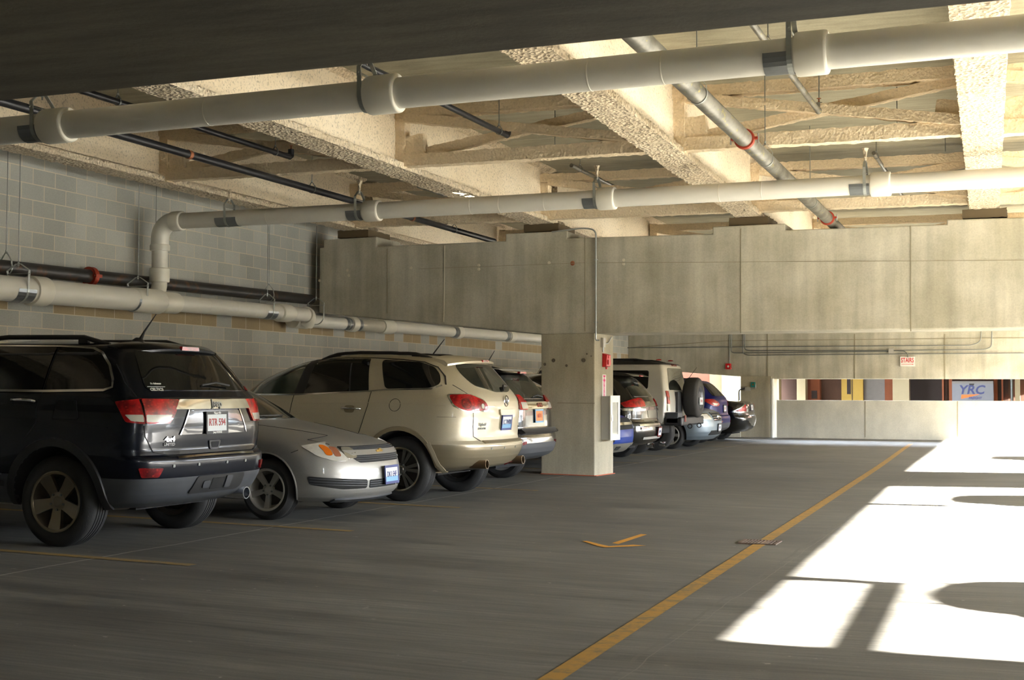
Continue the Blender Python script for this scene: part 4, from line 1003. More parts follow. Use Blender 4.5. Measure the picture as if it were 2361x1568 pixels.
    def flare(s, side, xw, R0, R1, mat, off=.018, a0=-.35, a1=PI+.35, zc=None, name='wheel_arch_trim'):
        zc = zc if zc is not None else s.sp['wheel']['r']+.01; b = MB(); N = 26
        for i in range(N+1):
            a = a0+(a1-a0)*i/N
            for rr, of in ((R0, -.03), (R0, off), (R1, off*.8), (R1+.012, -.01)):
                x, z = xw+rr*math.cos(a), zc+rr*math.sin(a)*(1.0); z = max(z, s.sp['rear'][0][0]+.002); b.v.append(s.P('s', x, z, side, of))
        for i in range(N):
            for k in range(3): b.face((i*4+k, i*4+k+1, i*4+5+k, i*4+4+k))
        return b.build(name, mat, s.root, 50)
    def wheels(s, which=((0, 1), (0, -1), (1, 1), (1, -1))):
        w_ = s.sp['wheel']; r, wd, rr = w_['r'], w_['w'], w_['rim']; tr = s.sp.get('track', max(x for _, x in s.sp['W'])-.035)
        proto = {}
        for fr, sg in which:
            if sg not in proto:
                b = MB(); t_ = wd/2; K = []
                prof = [(rr-.004, t_-.02), (rr+.01, t_-.004), (rr+(r-rr)*.5, t_+.006), (r-.03, t_-.012), (r-.008, t_-.032), (r, t_-.05)]
                g = [t_-.05-(2*t_-.10)*i/5 for i in range(1, 5)]
                for h in g: prof += [(r, h+.006), (r-.009, h+.004), (r-.009, h-.004), (r, h-.006)]
                prof += [(r, -t_+.05), (r-.008, -t_+.032), (r-.03, -t_+.012), (rr+(r-rr)*.5, -t_-.006), (rr+.01, -t_+.004), (rr-.004, -t_+.02)]
                b.lathe(prof, (0, 0, 0), (0, sg, 0), 56)
                rm = MB(); m = w_['mat']
                rm.lathe([(rr-.004, t_-.015), (rr+.006, t_-.004), (rr-.004, t_+.0), (rr-.018, t_-.008), (rr-.026, t_-.05), (rr-.05, t_-.12), (rr-.05, -t_+.03), (rr-.004, -t_+.01)], (0, 0, 0), (0, sg, 0), 56)
                n = w_['n']; wi, wo = w_.get('wi', .05), w_.get('wo', .075); hr = w_.get('hub', .065); d0 = t_-.035; d1 = t_-.012
                for i in range(n):
                    a = 2*PI*(i+w_.get('ph', 0))/n; rot = Matrix.Rotation(a, 4, 'Y')
                    for off_ in (w_.get('pair', 0), -w_.get('pair', 0)) if w_.get('pair') else (0,):
                        P = []
                        for x, h, dp in ((hr*.7, wi/2, d0), (rr*.55, (wi+wo)/4*.95, d0+.006), (rr-.012, wo/2, d1)):
                            P.append((x, h, dp))
                        q = MB()
                        F_ = [Vector((x, sg*dp, h+off_*(x/rr))) for x, h, dp in P]+[Vector((x, sg*dp, -h+off_*(x/rr))) for x, h, dp in reversed(P)]
                        B_ = [v-Vector((0, sg*.035, 0)) for v in F_]; k = len(F_); q.v = F_+B_
                        q.face(list(range(k))); q.face(list(range(2*k-1, k-1, -1)))
                        for j in range(k): q.face((j, (j+1) % k, k+(j+1) % k, k+j))
                        rm.add(q, rot)
                rm.lathe([(0, d0+.012), (hr*.45, d0+.012), (hr*.6, d0+.004), (hr, d0+.002), (hr, d0-.04), (0, d0-.04)], (0, 0, 0), (0, sg, 0), 30)
                nl = MB()
                for i in range(5):
                    a = 2*PI*(i+.5)/5+.3; nl.lathe([(0, d0+.014), (.009, d0+.014), (.011, d0), (.011, d0-.006)], (hr*.86*math.cos(a), 0, hr*.86*math.sin(a)), (0, sg, 0), 8)
                dk_ = MB().lathe([(0, -.01), (rr-.052, -.01), (rr-.052, -.03), (0, -.03)], (0, 0, 0), (0, sg, 0), 36)
                proto[sg] = [b.mesh('tyre', w_.get('tyre', M_tyre), 40), rm.mesh('rim', m, 30), nl.mesh('lug_nuts', M_galvd, 30), dk_.mesh('brake_disc', M('brake_disc', rgb(60, 56, 50), .5, .6))]
            ms = proto[sg]; o = bpy.data.objects.new('wheel', ms[0]); C.objects.link(o); o.parent = s.root
            o.location = (s.sp['wb'] if fr else 0, sg*(tr-wd/2), r-.006)
            for nm_, me in (('rim', ms[1]), ('lug_nuts', ms[2]), ('brake_disc', ms[3])):
                c = bpy.data.objects.new(nm_, me); C.objects.link(c); c.parent = o
    def plate(s, kind, y, z, text_, ink, face=None, frame=M_plastic, w_=.305, h_=.155, off=.012, top=None, bot=None, size=.095, band=None):
        p = s.P(kind, y, z, 1, 0.); e = .03
        nx = -1 if kind == 'r' else 1
        up = (s.P(kind, y, z+e)-s.P(kind, y, z-e)).normalized(); yd = (s.P(kind, y+.05, z)-s.P(kind, y-.05, z)).normalized()
        xd = -yd if kind == 'r' else yd
        nn = xd.cross(up).normalized(); up = nn.cross(xd).normalized()
        o = bpy.data.objects.new('licence_plate', MB().box((-w_/2, -h_/2, 0), (w_/2, h_/2, .004)).mesh('licence_plate', face or M_plate, 0)); C.objects.link(o); o.parent = s.root
        o.matrix_local = Matrix.Translation(p+nn*off) @ Matrix((xd, up, nn)).transposed().to_4x4()
        if frame:
            b = MB(); t_ = .014
            b.box((-w_/2-t_, h_/2-.006, -.004), (w_/2+t_, h_/2+t_+.006, .008)); b.box((-w_/2-t_, -h_/2-t_-.008, -.004), (w_/2+t_, -h_/2+.004, .008))
            b.box((-w_/2-t_, -h_/2, -.004), (-w_/2+.004, h_/2, .008)); b.box((w_/2-.004, -h_/2, -.004), (w_/2+t_, h_/2, .008)); b.build('plate_frame', frame, o, 0)
        if band: MB().box((-w_/2+.003, -h_/2+.003, .003), (w_/2-.003, -h_/2+h_*.36, .0046)).build('plate_band', band, o, 0)
        text(text_, size, ink, o, (0, .0, .006), (1, 0, 0), (0, 1, 0), squeeze=.8, bold=.0012, depth=.0008, name='plate_number')
        if top: text(top, .026, M_inkwhite, o, (0, h_/2+.006, .0085), (1, 0, 0), (0, 1, 0), depth=.0005, bold=.0006, name='frame_lettering')
        if bot: text(bot, .024, M_inkwhite, o, (0, -h_/2-.008, .0085), (1, 0, 0), (0, 1, 0), depth=.0005, bold=.0006, name='frame_lettering')
        return o
    def letters(s, kind, y, z, body, size, mat, off=.008, squeeze=1., bold=.001, side=1, name='badge', depth=.003, shear=0.):
        p = s.P(kind, y, z, side, off); e = .02
        up = (s.P(kind, y, z+e, side)-s.P(kind, y, z-e, side)).normalized(); yd = (s.P(kind, y+e, z, side)-s.P(kind, y-e, z, side)).normalized()
        if kind == 'r': xd = -yd
        elif kind == 'f': xd = yd
        else: xd = -yd if side > 0 else yd
        return text(body, size, mat, s.root, p, xd, up, name, depth, bold, squeeze, shear)
    def rod(s, name, pts, r, mat, seg=8, parent=None): return MB().tube(pts, r, seg).build(name, mat, parent or s.root, 50)
    def roofz(s, x, y):
        z = s.zt-.002
        while z > .9:
            pts, L = s.outline(z)
            if pts[0][0] < x < pts[-1][0] and abs(s.at(s.s_side(x, z), z).y) >= y: return z
            z -= .006
        return z
    def rail(s, sg, x0, x1, z, inset=.1, h=.05, mat=None):
        pts = []
        n = 14
        w_ = interp(s.W, z-.03)-inset
        for i in range(n+1):
            x = x0+(x1-x0)*i/n; e = min(1, min(i, n-i)/2.0)
            pts.append(Vector((x, sg*w_, s.roofz(x, w_)-.005+h*e)))
        b = MB().tube(pts, [.016]+[.022]*(n-1)+[.016], 8)
        for i in (2, n-2): b.box((pts[i].x-.05, pts[i].y-.015, pts[i].z-h-.02), (pts[i].x+.05, pts[i].y+.015, pts[i].z))
        return b.build('roof_rail', mat or M_plastic, s.root, 40)
def mirror_pts(p): return [(-a, b) for a, b in p]
def sym(z1=.0): pass

# ---------------------------------------------------------------- black off-roader, left edge
P_black = paint('black_car_paint', (.004, .0055, .011), .25, .0, .25, .25)
P_silver = paint('silver_car_paint', rgb(158, 156, 150), .42, .5, .5)
P_cream = paint('cream_car_paint', rgb(196, 186, 160), .48, .2, .5)
P_taupe = paint('taupe_lower_paint', rgb(150, 138, 112), .42, .3)
P_black2 = paint('glossy_black_paint', (.010, .010, .013), .18, .2)
P_blue = paint('bright_blue_paint', rgb(10, 52, 140), .35, .1, .15, .2)
P_dblue = paint('deep_blue_paint', rgb(8, 12, 78), .35, .05, .15, .2)
P_white = paint('white_car_paint', rgb(206, 202, 190), .38, .05)
P_steel = paint('blue_silver_paint', rgb(132, 144, 152), .45, .4, .4)
P_olive = paint('dark_olive_paint', (.020, .018, .014), .2, .3)
P_bsedan = paint('black_sedan_paint', (.012, .011, .010), .2, .2)

jeep = dict(wb=2.915, arch=.455, wheel=dict(r=.387, w=.265, rim=.255, n=5, mat=M_alloyj, wi=.085, wo=.13, hub=.08, ph=.2),
    rear=[(.34, -.70), (.40, -.88), (.48, -.94), (.60, -.985), (.74, -1.0), (.78, -.98), (.80, -.93), (.95, -.945), (1.06, -.95), (1.26, -.93), (1.32, -.89), (1.50, -.765), (1.64, -.66), (1.70, -.60), (1.74, -.42), (1.77, .3), (1.78, .7)],
    front=[(.34, 3.5), (.5, 3.72), (.7, 3.8), (.9, 3.8), (1.02, 3.72), (1.06, 3.4), (1.10, 2.9), (1.14, 2.62), (1.20, 2.50), (1.4, 2.15), (1.6, 1.75), (1.68, 1.5), (1.73, 1.2), (1.77, .9), (1.78, .75)],
    W=[(.34, .84), (.42, .91), (.60, .955), (.85, .97), (1.05, .965), (1.18, .95), (1.27, .925), (1.33, .895), (1.50, .825), (1.64, .755), (1.70, .71), (1.735, .62), (1.765, .38), (1.78, .05)],
    Lr=[(.34, .42), (.8, .40), (1.2, .38), (1.35, .40), (1.7, .45)], Lf=[(.34, .9), (1.1, .8), (1.3, .5), (1.7, .4)], nr=[(.34, 3.2), (.8, 3.6), (1.2, 3.2), (1.7, 3.)], nf=2.8)
c = Car(-7.69, 9.81, -1, jeep, 'black off-road SUV with red tail lamps and chrome bar, parked at the left edge')
c.shell('bumper', .34, .60, M_greyplastic, .004); c.shell('body', .60, 1.78, P_black)
c.wheels()
sh = lambda pts: [(x-.07, z) for x, z in pts]
for sd in (1, -1):
    win = [(.17, 1.315), (-.44, 1.335), (-.52, 1.36), (-.50, 1.42), (-.42, 1.53), (-.30, 1.63), (-.2, 1.672), (.17, 1.69)]
    c.strip('window_chrome', 's', [(2.2, 1.30), (.17, 1.310), (-.45, 1.328), (-.53, 1.355), (-.51, 1.42), (-.43, 1.54), (-.31, 1.645), (-.2, 1.682), (.17, 1.697), (1.5, 1.70)], .022, M_chrome, sd, .008)
    c.patch('rear_quarter_window', 's', win[:1]+[(-.44, 1.335), (-.52, 1.36), (-.49, 1.44), (-.41, 1.55), (-.30, 1.635), (-.2, 1.675), (.17, 1.69)], M_glass, sd, .003, r=.02)
    c.patch('rear_door_window', 's', [(1.02, 1.305), (.20, 1.315), (.20, 1.69), (1.02, 1.695)], M_glass, sd, .003, r=.02)
    c.patch('front_door_window', 's', [(2.05, 1.30), (1.08, 1.305), (1.08, 1.695), (1.5, 1.68), (1.85, 1.50)], M_glass, sd, .003, r=.02)
    c.strip('door_gap', 's', [(.185, 1.68), (.185, 1.30), (.21, 1.15), (.19, 1.05), (.30, .92)], .008, M_seam, sd, .001)
    c.strip('door_gap', 's', [(1.05, 1.30), (1.05, .50)], .008, M_seam, sd, .001)
    c.strip('body_crease', 's', [(-.55, 1.02), (.1, 1.08), (1.9, 1.1)], .006, P_black, sd, .004)
    c.flare(sd, 0, .455, .52, M_plastic, .022); c.flare(sd, 2.915, .455, .52, M_plastic, .022)
    h = c.rod('door_handle', [c.P('s', x, 1.225, sd, o_) for x, o_ in ((.24, .0), (.26, .035), (.35, .045), (.46, .035), (.48, .0))], .013, M_chrome)
    c.patch('handle_recess', 's', [(.24, 1.19), (.48, 1.19), (.48, 1.255), (.24, 1.255)], M_seam, sd, .001, r=.03)
    c.strip('side_moulding', 's', [(.55, .52), (2.3, .52)], .05, M_plastic, sd, .012); c.strip('moulding_chrome', 's', [(.55, .60), (2.3, .60)], .014, M_chrome, sd, .014)
    # tail lamps : outer and inner halves, with clear reversing strip
    out = c.conv([('s', -.60, 1.235), ('s', -.80, 1.262), ('r', .86, 1.262), ('r', .85, 1.055), ('s', -.82, 1.055), ('s', -.72, 1.07)], sd) if sd > 0 else c.conv([('s', -.60, 1.235), ('s', -.80, 1.262), ('r', -.86, 1.262), ('r', -.85, 1.055), ('s', -.82, 1.055), ('s', -.72, 1.07)], sd)
    tl = c.patch('tail_lamp', 'w', out, M_lamp, sd, .012, r=.02, th=.02)
    c.patch('lamp_bezel', 'w', [(a*.99 if abs(a) > .95 else a, b) for a, b in c.conv([('s', -.70, 1.13), ('r', sd*.86, 1.13), ('r', sd*.86, 1.07), ('s', -.75, 1.08)], sd)], M_clear, sd, .0145, r=.01, th=.004, parent=tl)
    inn = [(sd*.845, 1.262), (sd*.50, 1.258), (sd*.56, 1.14), (sd*.63, 1.055), (sd*.845, 1.055)]
    tl = c.patch('tail_lamp', 'r', inn, M_lamp, 1, .012, r=.02, th=.02)
    c.patch('reversing_lens', 'r', [(sd*.84, 1.13), (sd*.60, 1.13), (sd*.65, 1.07), (sd*.84, 1.07)], M_clear, 1, .0145, r=.01, th=.004, parent=tl)
    c.patch('reflector', 'w', c.conv([('s', -.83, .695), ('r', sd*.73, .69), ('r', sd*.76, .615), ('s', -.84, .615)], sd), M_lampd, sd, .008, r=.015)
    c.strip('tailgate_gap', 'r', [(sd*.86, 1.04), (sd*.85, .95), (sd*.78, .82), (sd*.62, .785), (0, .78)], .008, M_seam, 1, .001)
    c.strip('tailgate_gap', 'r', [(sd*.86, 1.28), (sd*.84, 1.40), (sd*.78, 1.55)], .008, M_seam, 1, .001)
    c.rail(sd, -.25, 1.7, 1.755, .06, .055)
c.patch('fuel_door', 's', [(.0, 1.235), (-.20, 1.235), (-.24, 1.10), (-.22, 1.08), (.02, 1.08)], P_black, 1, .003, r=.03); c.strip('fuel_door_gap', 's', [(.0, 1.235), (-.20, 1.235), (-.24, 1.10), (-.22, 1.08), (.02, 1.08)], .006, M_seam, 1, .004, close=True)
rg = c.patch('rear_window', 'r', [(.77, 1.335), (-.77, 1.335), (-.70, 1.50), (-.62, 1.665), (.62, 1.665), (.70, 1.50)], M_glass, 1, .003, r=.06)
text_o = c.letters('r', .68, 1.335, 'CELTICS', .040, M_inkwhite, .012, .85, .001, name='window_sticker'); text_o = c.letters('r', .655, 1.385, 'Sc Advance', .022, M_inkwhite, .012, 1., .0006, name='window_sticker')
c.strip('window_sticker', 'r', [(.74, 1.36), (.58, 1.36)], .003, M_inkwhite, 1, .009)
c.patch('window_sticker', 'r', [(-.66, 1.375), (-.71, 1.375), (-.71, 1.335), (-.66, 1.335)], M_lamp, 1, .007, r=.015, th=.003)
sp_ = MB(); 
pr_ = [(-.66, 1.70), (-.55, 1.745), (-.30, 1.765), (-.30, 1.72), (-.58, 1.675), (-.655, 1.68)]
n_ = 14; W_ = .68
for i in range(n_+1):
    y = -W_+2*W_*i/n_; k_ = 1-(abs(y)/W_)**4*.6; drop = -.05*(abs(y)/W_)**3
    for x, z in pr_: sp_.v.append(Vector((x*k_+(-.30)*(1-k_), y, z+drop)))
for i in range(n_):
    for k in range(6): sp_.face((i*6+k, i*6+(k+1) % 6, i*6+6+(k+1) % 6, i*6+6+k))
sp_.face(range(5, -1, -1)); sp_.face([n_*6+k for k in range(6)])
spo = sp_.build('spoiler', P_black, c.root, 35)
MB().prism([(-.668, .13, 1.688), (-.668, -.13, 1.688), (-.668, -.12, 1.722), (-.668, .12, 1.722)], (.03, 0, 0)).build('brake_light', M_lamp, spo, 0)
bar = c.patch('chrome_bar', 'r', [(.50, 1.258), (-.50, 1.258), (-.56, 1.175), (.56, 1.175)], M_chrome, 1, .016, r=.008, th=.02)
c.letters('r', .0, 1.218, 'Jeep', .095, M_galvd, .022, .95, .002)
c.patch('plate_recess', 'r', [(.37, 1.165), (-.37, 1.165), (-.50, .96), (.50, .96)], P_black2, 1, .0015, r=.03)
c.strip('recess_trim', 'r', [(.38, 1.17), (.50, .96)], .012, M_chrome, 1, .008); c.strip('recess_trim', 'r', [(-.38, 1.17), (-.50, .96)], .012, M_chrome, 1, .008)
c.plate('r', .0, 1.055, 'RTR 594', M_inkred, top='Naperville', bot='Jeep DODGE', size=.088, off=.014)
c.letters('r', .62, .925, '4x4', .06, M_chrome, .006, 1.3, .002); c.letters('r', .62, .882, 'LIMITED', .033, M_chrome, .006, 1.05, .001)
c.patch('tailgate_emblem', 'r', [(.09, .90), (-.09, .90), (-.065, .82), (.065, .82)], M_plastic, 1, .006, r=.02); c.patch('tailgate_emblem', 'r', [(.06, .89), (-.06, .89), (-.045, .835), (.045, .835)], P_black, 1, .010, r=.015)
c.strip('bumper_chrome', 'r', [(.57, .768), (.3, .772), (0, .772), (-.3, .772), (-.57, .768)], .022, M_chrome, 1, .008)
for y in (.30, -.12, -.42, .62): c.patch('parking_sensor', 'r', [(y-.012, .69), (y+.012, .69), (y+.012, .714), (y-.012, .714)], M_galvd, 1, .003, r=.008, th=.004)
c.patch('bumper_insert', 'r', [(.30, .60), (-.42, .60), (-.42, .48), (-.36, .455), (.36, .455)], M_plastic, 1, .012, r=.03)
c.patch('hitch_opening', 'r', [(.08, .575), (-.10, .575), (-.10, .48), (.08, .48)], M_darkhole, 1, .016, r=.01); c.patch('hitch_socket', 'r', [(.21, .56), (.11, .56), (.11, .50), (.21, .50)], M_greyplastic, 1, .022, r=.02); c.patch('hitch_socket', 'r', [(-.12, .59), (-.21, .59), (-.21, .49), (-.12, .49)], M_greyplastic, 1, .026, r=.015)
w1 = c.rod('rear_wiper', [c.P('r', .10, 1.375, 1, .015), c.P('r', -.1, 1.385, 1, .04), c.P('r', -.30, 1.365, 1, .03)], .010, M_plastic); 
c.rod('antenna', [(-.15, .05, 1.775), (-.19, .04, 1.86), (-.30, .02, 2.02)], [.022, .010, .004], M_plastic)
MB().lathe([(.06, 0), (.05, .015), (.02, .035)], (-.13, .05, 1.77), (0, 0, 1), 16).build('antenna_base', M_plastic, c.root)
c.rod('exhaust_pipe', [(.9, .75, .36), (-.30, .74, .345), (-.50, .30, .345), (-.56, .05, .37), (-.62, -.25, .42)], .042, M_alu, 14)
MB().lathe([(.038, 0), (.052, .02), (.056, .24), (.048, .24), (.046, .02)], (-.72, -.50, .40), (-1, 0, .0), 24).build('exhaust_tip', M_chrome, c.root)
MB().box((-.5, -.5, .30), (2.9, .5, .42)).build('underbody', M_darkhole, c.root, 0); MB().bar((-.02, -.7, .36), (-.02, .7, .36), .08, .08).build('rear_axle', M_galvd, c.root, 0)
MB().bar((-.42, .62, .34), (-.62, .52, .37), .03, .04).build('tow_bracket', M_alu, c.root, 0)

# ---------------------------------------------------------------- silver sedan, nose out
cob = dict(wb=2.62, arch=.36, wheel=dict(r=.316, w=.205, rim=.215, n=5, mat=M_alloy, wi=.045, wo=.07, hub=.06, ph=.25),
    rear=[(.22, -.85), (.35, -.98), (.6, -1.0), (.8, -.98), (.95, -.9), (1.02, -.5), (1.06, -.25), (1.25, .1), (1.38, .45), (1.42, .8), (1.435, 1.1)],
    front=[(.20, 3.40), (.24, 3.50), (.30, 3.55), (.40, 3.565), (.48, 3.56), (.55, 3.55), (.60, 3.535), (.68, 3.50), (.74, 3.46), (.78, 3.40), (.82, 3.28), (.87, 3.08), (.92, 2.84), (.96, 2.60), (.985, 2.42), (1.01, 2.28), (1.10, 2.10), (1.20, 1.90), (1.30, 1.70), (1.37, 1.53), (1.41, 1.36), (1.43, 1.22), (1.435, 1.15)],
    W=[(.20, .78), (.26, .835), (.45, .86), (.62, .862), (.75, .855), (.88, .84), (.96, .81), (1.02, .77), (1.2, .68), (1.32, .60), (1.38, .53), (1.42, .36), (1.435, .05)],
    Lr=[(0, .5)], Lf=[(.20, .72), (.5, .72), (.70, .74), (.82, .85), (.92, 1.2), (1.0, .9), (1.1, .6), (1.4, .5)], nr=2.8, nf=[(.2, 2.5), (.7, 2.6), (.9, 2.4), (1.02, 2.6), (1.4, 2.8)])
c = Car(-9.97, 12.45, 1, cob, 'silver sedan parked nose out between the black and cream cars')
c.shell('body', .20, 1.435, P_silver); c.wheels()
for sd in (-1, 1):
    c.patch('headlight', 'v', c.conv([('s', 2.99, .765), ('s', 3.16, .812), ('f', sd*.66, .775), ('f', sd*.58, .70), ('f', sd*.55, .622), ('f', sd*.68, .62), ('s', 3.18, .672)], sd, True), M_chrome, sd, .002, r=.04, th=.02)
    hl = c.patch('headlight', 'v', c.conv([('s', 2.99, .765), ('s', 3.16, .812), ('f', sd*.66, .775), ('f', sd*.58, .70), ('f', sd*.55, .622), ('f', sd*.68, .62), ('s', 3.18, .672)], sd, True), M_clear, sd, .007, r=.04, th=.012)
    pts = c.conv([('s', 3.13, .80), ('s', 3.13, .70)], sd, True)
    u0 = abs(pts[0][0]); c.patch('turn_signal', 'v', [(sd*(u0+.09), .775), (sd*(u0+.01), .775), (sd*(u0+.01), .675), (sd*(u0+.09), .675)], M_amber, sd, .010, r=.045, th=.006, parent=hl)
    c.patch('turn_signal', 'v', [(sd*u0, .76), (sd*(u0-.07), .755), (sd*(u0-.07), .665), (sd*u0, .665)], M_rust, sd, .010, r=.02, th=.006, parent=hl)
    c.patch('lamp_reflector', 'v', [(sd*(u0-.11), .755), (sd*(u0-.26), .75), (sd*(u0-.26), .64), (sd*(u0-.11), .65)], M('lamp_reflector_bowl', rgb(176, 172, 156), .15, .6), sd, .010, r=.05, th=.006, parent=hl)
    c.strip('hood_gap', 'v', c.conv([('s', 2.35, .965), ('s', 2.75, .915), ('s', 3.05, .865), ('f', sd*.66, .83), ('f', sd*.60, .785)], sd, True), .007, M_seam, sd, .001)
    c.strip('fender_gap', 's', [(2.92, .70), (2.99, .73)], .006, M_seam, sd, .001)
    c.patch('lower_grille', 'v', c.conv([('s', 3.10, .468), ('f', sd*.34, .425), ('f', sd*.34, .335), ('f', sd*.62, .335), ('s', 3.12, .385)], sd, True), M_darkhole, sd, .002, r=.03)
    for i in range(3): c.strip('grille_slat', 'v', c.conv([('s', 3.13, .448-i*.028), ('f', sd*.34, .407-i*.022)], sd, True), .006, M_greyplastic, sd, .006)
    c.patch('side_window', 's', [(2.05, 1.04), (1.2, 1.04), (1.2, 1.36), (1.45, 1.345), (1.7, 1.22)], M_glass2, sd, .003, r=.03); c.patch('side_window', 's', [(1.12, 1.04), (.1, 1.06), (.45, 1.30), (1.12, 1.36)], M_glass2, sd, .003, r=.03)
    c.flare(sd, 2.62, .36, .372, P_silver, .006)
c.patch('grille_opening', 'f', [(.58, .765), (-.58, .765), (-.56, .72), (.56, .72)], M_darkhole, 1, .002, r=.02)
c.patch('grille_opening', 'f', [(.54, .675), (-.54, .675), (-.42, .60), (.42, .60)], M_darkhole, 1, .003, r=.02)
for z in (.752, .737, .722): c.strip('grille_slat', 'f', [(-.55, z), (.55, z)], .006, M_greyplastic, 1, .007)
for z in (.657, .638, .618): c.strip('grille_slat', 'f', [(-.46, z), (.46, z)], .006, M_greyplastic, 1, .008)
c.patch('grille_bar', 'f', [(.58, .722), (-.58, .722), (-.50, .672), (.50, .672)], P_silver, 1, .012, r=.01, th=.02)
bt_ = MB(); bt_.prism([(-.075, 0, .012), (-.025, 0, .012), (-.025, 0, .028), (.025, 0, .028), (.025, 0, .012), (.075, 0, .012), (.062, 0, -.012), (.025, 0, -.012), (.025, 0, -.028), (-.025, 0, -.028), (-.025, 0, -.012), (-.062, 0, -.012)], (0, .012, 0))
o = bt_.build('bowtie_badge', M('gold_badge', rgb(196, 160, 84), .25, .8), c.root, 20); p = c.P('f', -.02, .697, 1, .02); o.location = p; o.rotation_euler = (.1, 0, PI/2)
c.patch('lower_grille', 'f', [(.30, .42), (-.30, .42), (-.30, .335), (.30, .335)], M_darkhole, 1, .002, r=.02)
for i in range(3): c.strip('grille_slat', 'f', [(-.30, .40-i*.022), (.30, .40-i*.022)], .006, M_greyplastic, 1, .006)
c.plate('f', .10, .455, 'DK1 E4F', M_inkblue, frame=M_inkblue, size=.08, band=M_plateblue, off=.03)
c.patch('windshield', 'f', [(.70, 1.02), (-.70, 1.02), (-.52, 1.375), (.52, 1.375)], M_glass2, 1, .003, r=.05)
c.rod('wiper', [c.P('f', -.65, 1.025, 1, .02), c.P('f', -.2, 1.03, 1, .03), c.P('f', .1, 1.04, 1, .02)], .008, M_plastic)
c.patch('chin_spoiler', 'f', [(.62, .235), (-.62, .235), (-.60, .205), (.60, .205)], M_greyplastic, 1, .014, r=.01); MB().box((-.6, -.6, .18), (2.9, .6, .26)).build('underbody', M_darkhole, c.root, 0)

# ---------------------------------------------------------------- cream crossover
bui = dict(wb=3.02, arch=.455, wheel=dict(r=.394, w=.255, rim=.262, n=6, mat=M('bright_alloy', rgb(178, 176, 170), .18, .95), wi=.028, wo=.05, hub=.075, pair=.045, ph=.1),
    rear=[(.36, -.62), (.42, -.90), (.52, -1.0), (.62, -1.05), (.70, -1.06), (.73, -1.02), (.76, -.98), (.90, -.985), (1.05, -1.0), (1.2, -.995), (1.30, -.96), (1.38, -.90), (1.50, -.80), (1.62, -.70), (1.70, -.63), (1.74, -.55), (1.78, -.2), (1.81, .4), (1.82, .9)],
    front=[(.36, 3.8), (.5, 4.0), (.7, 4.05), (.88, 4.0), (.98, 3.8), (1.05, 3.35), (1.10, 2.95), (1.16, 2.70), (1.24, 2.58), (1.40, 2.36), (1.52, 2.12), (1.62, 1.86), (1.70, 1.58), (1.76, 1.28), (1.80, 1.1), (1.82, 1.0)],
    W=[(.36, .86), (.44, .93), (.60, .985), (.80, 1.0), (1.0, 1.0), (1.15, .985), (1.26, .955), (1.34, .92), (1.50, .86), (1.64, .785), (1.72, .715), (1.77, .58), (1.805, .33), (1.82, .05)],
    Lr=[(.36, .6), (.7, .62), (1.2, .60), (1.4, .62), (1.75, .65)], Lf=[(.36, 1.), (1.1, 1.), (1.3, .7), (1.7, .5)], nr=[(.36, 2.6), (1.2, 2.7), (1.4, 2.5), (1.8, 2.5)], nf=2.5)
c = Car(-7.14, 15.22, -1, bui, 'cream crossover with two-tone lower body and round red tail lamps')
c.shell('body_skirt', .36, .70, P_taupe, .003); c.shell('body', .70, 1.82, P_cream); c.wheels()
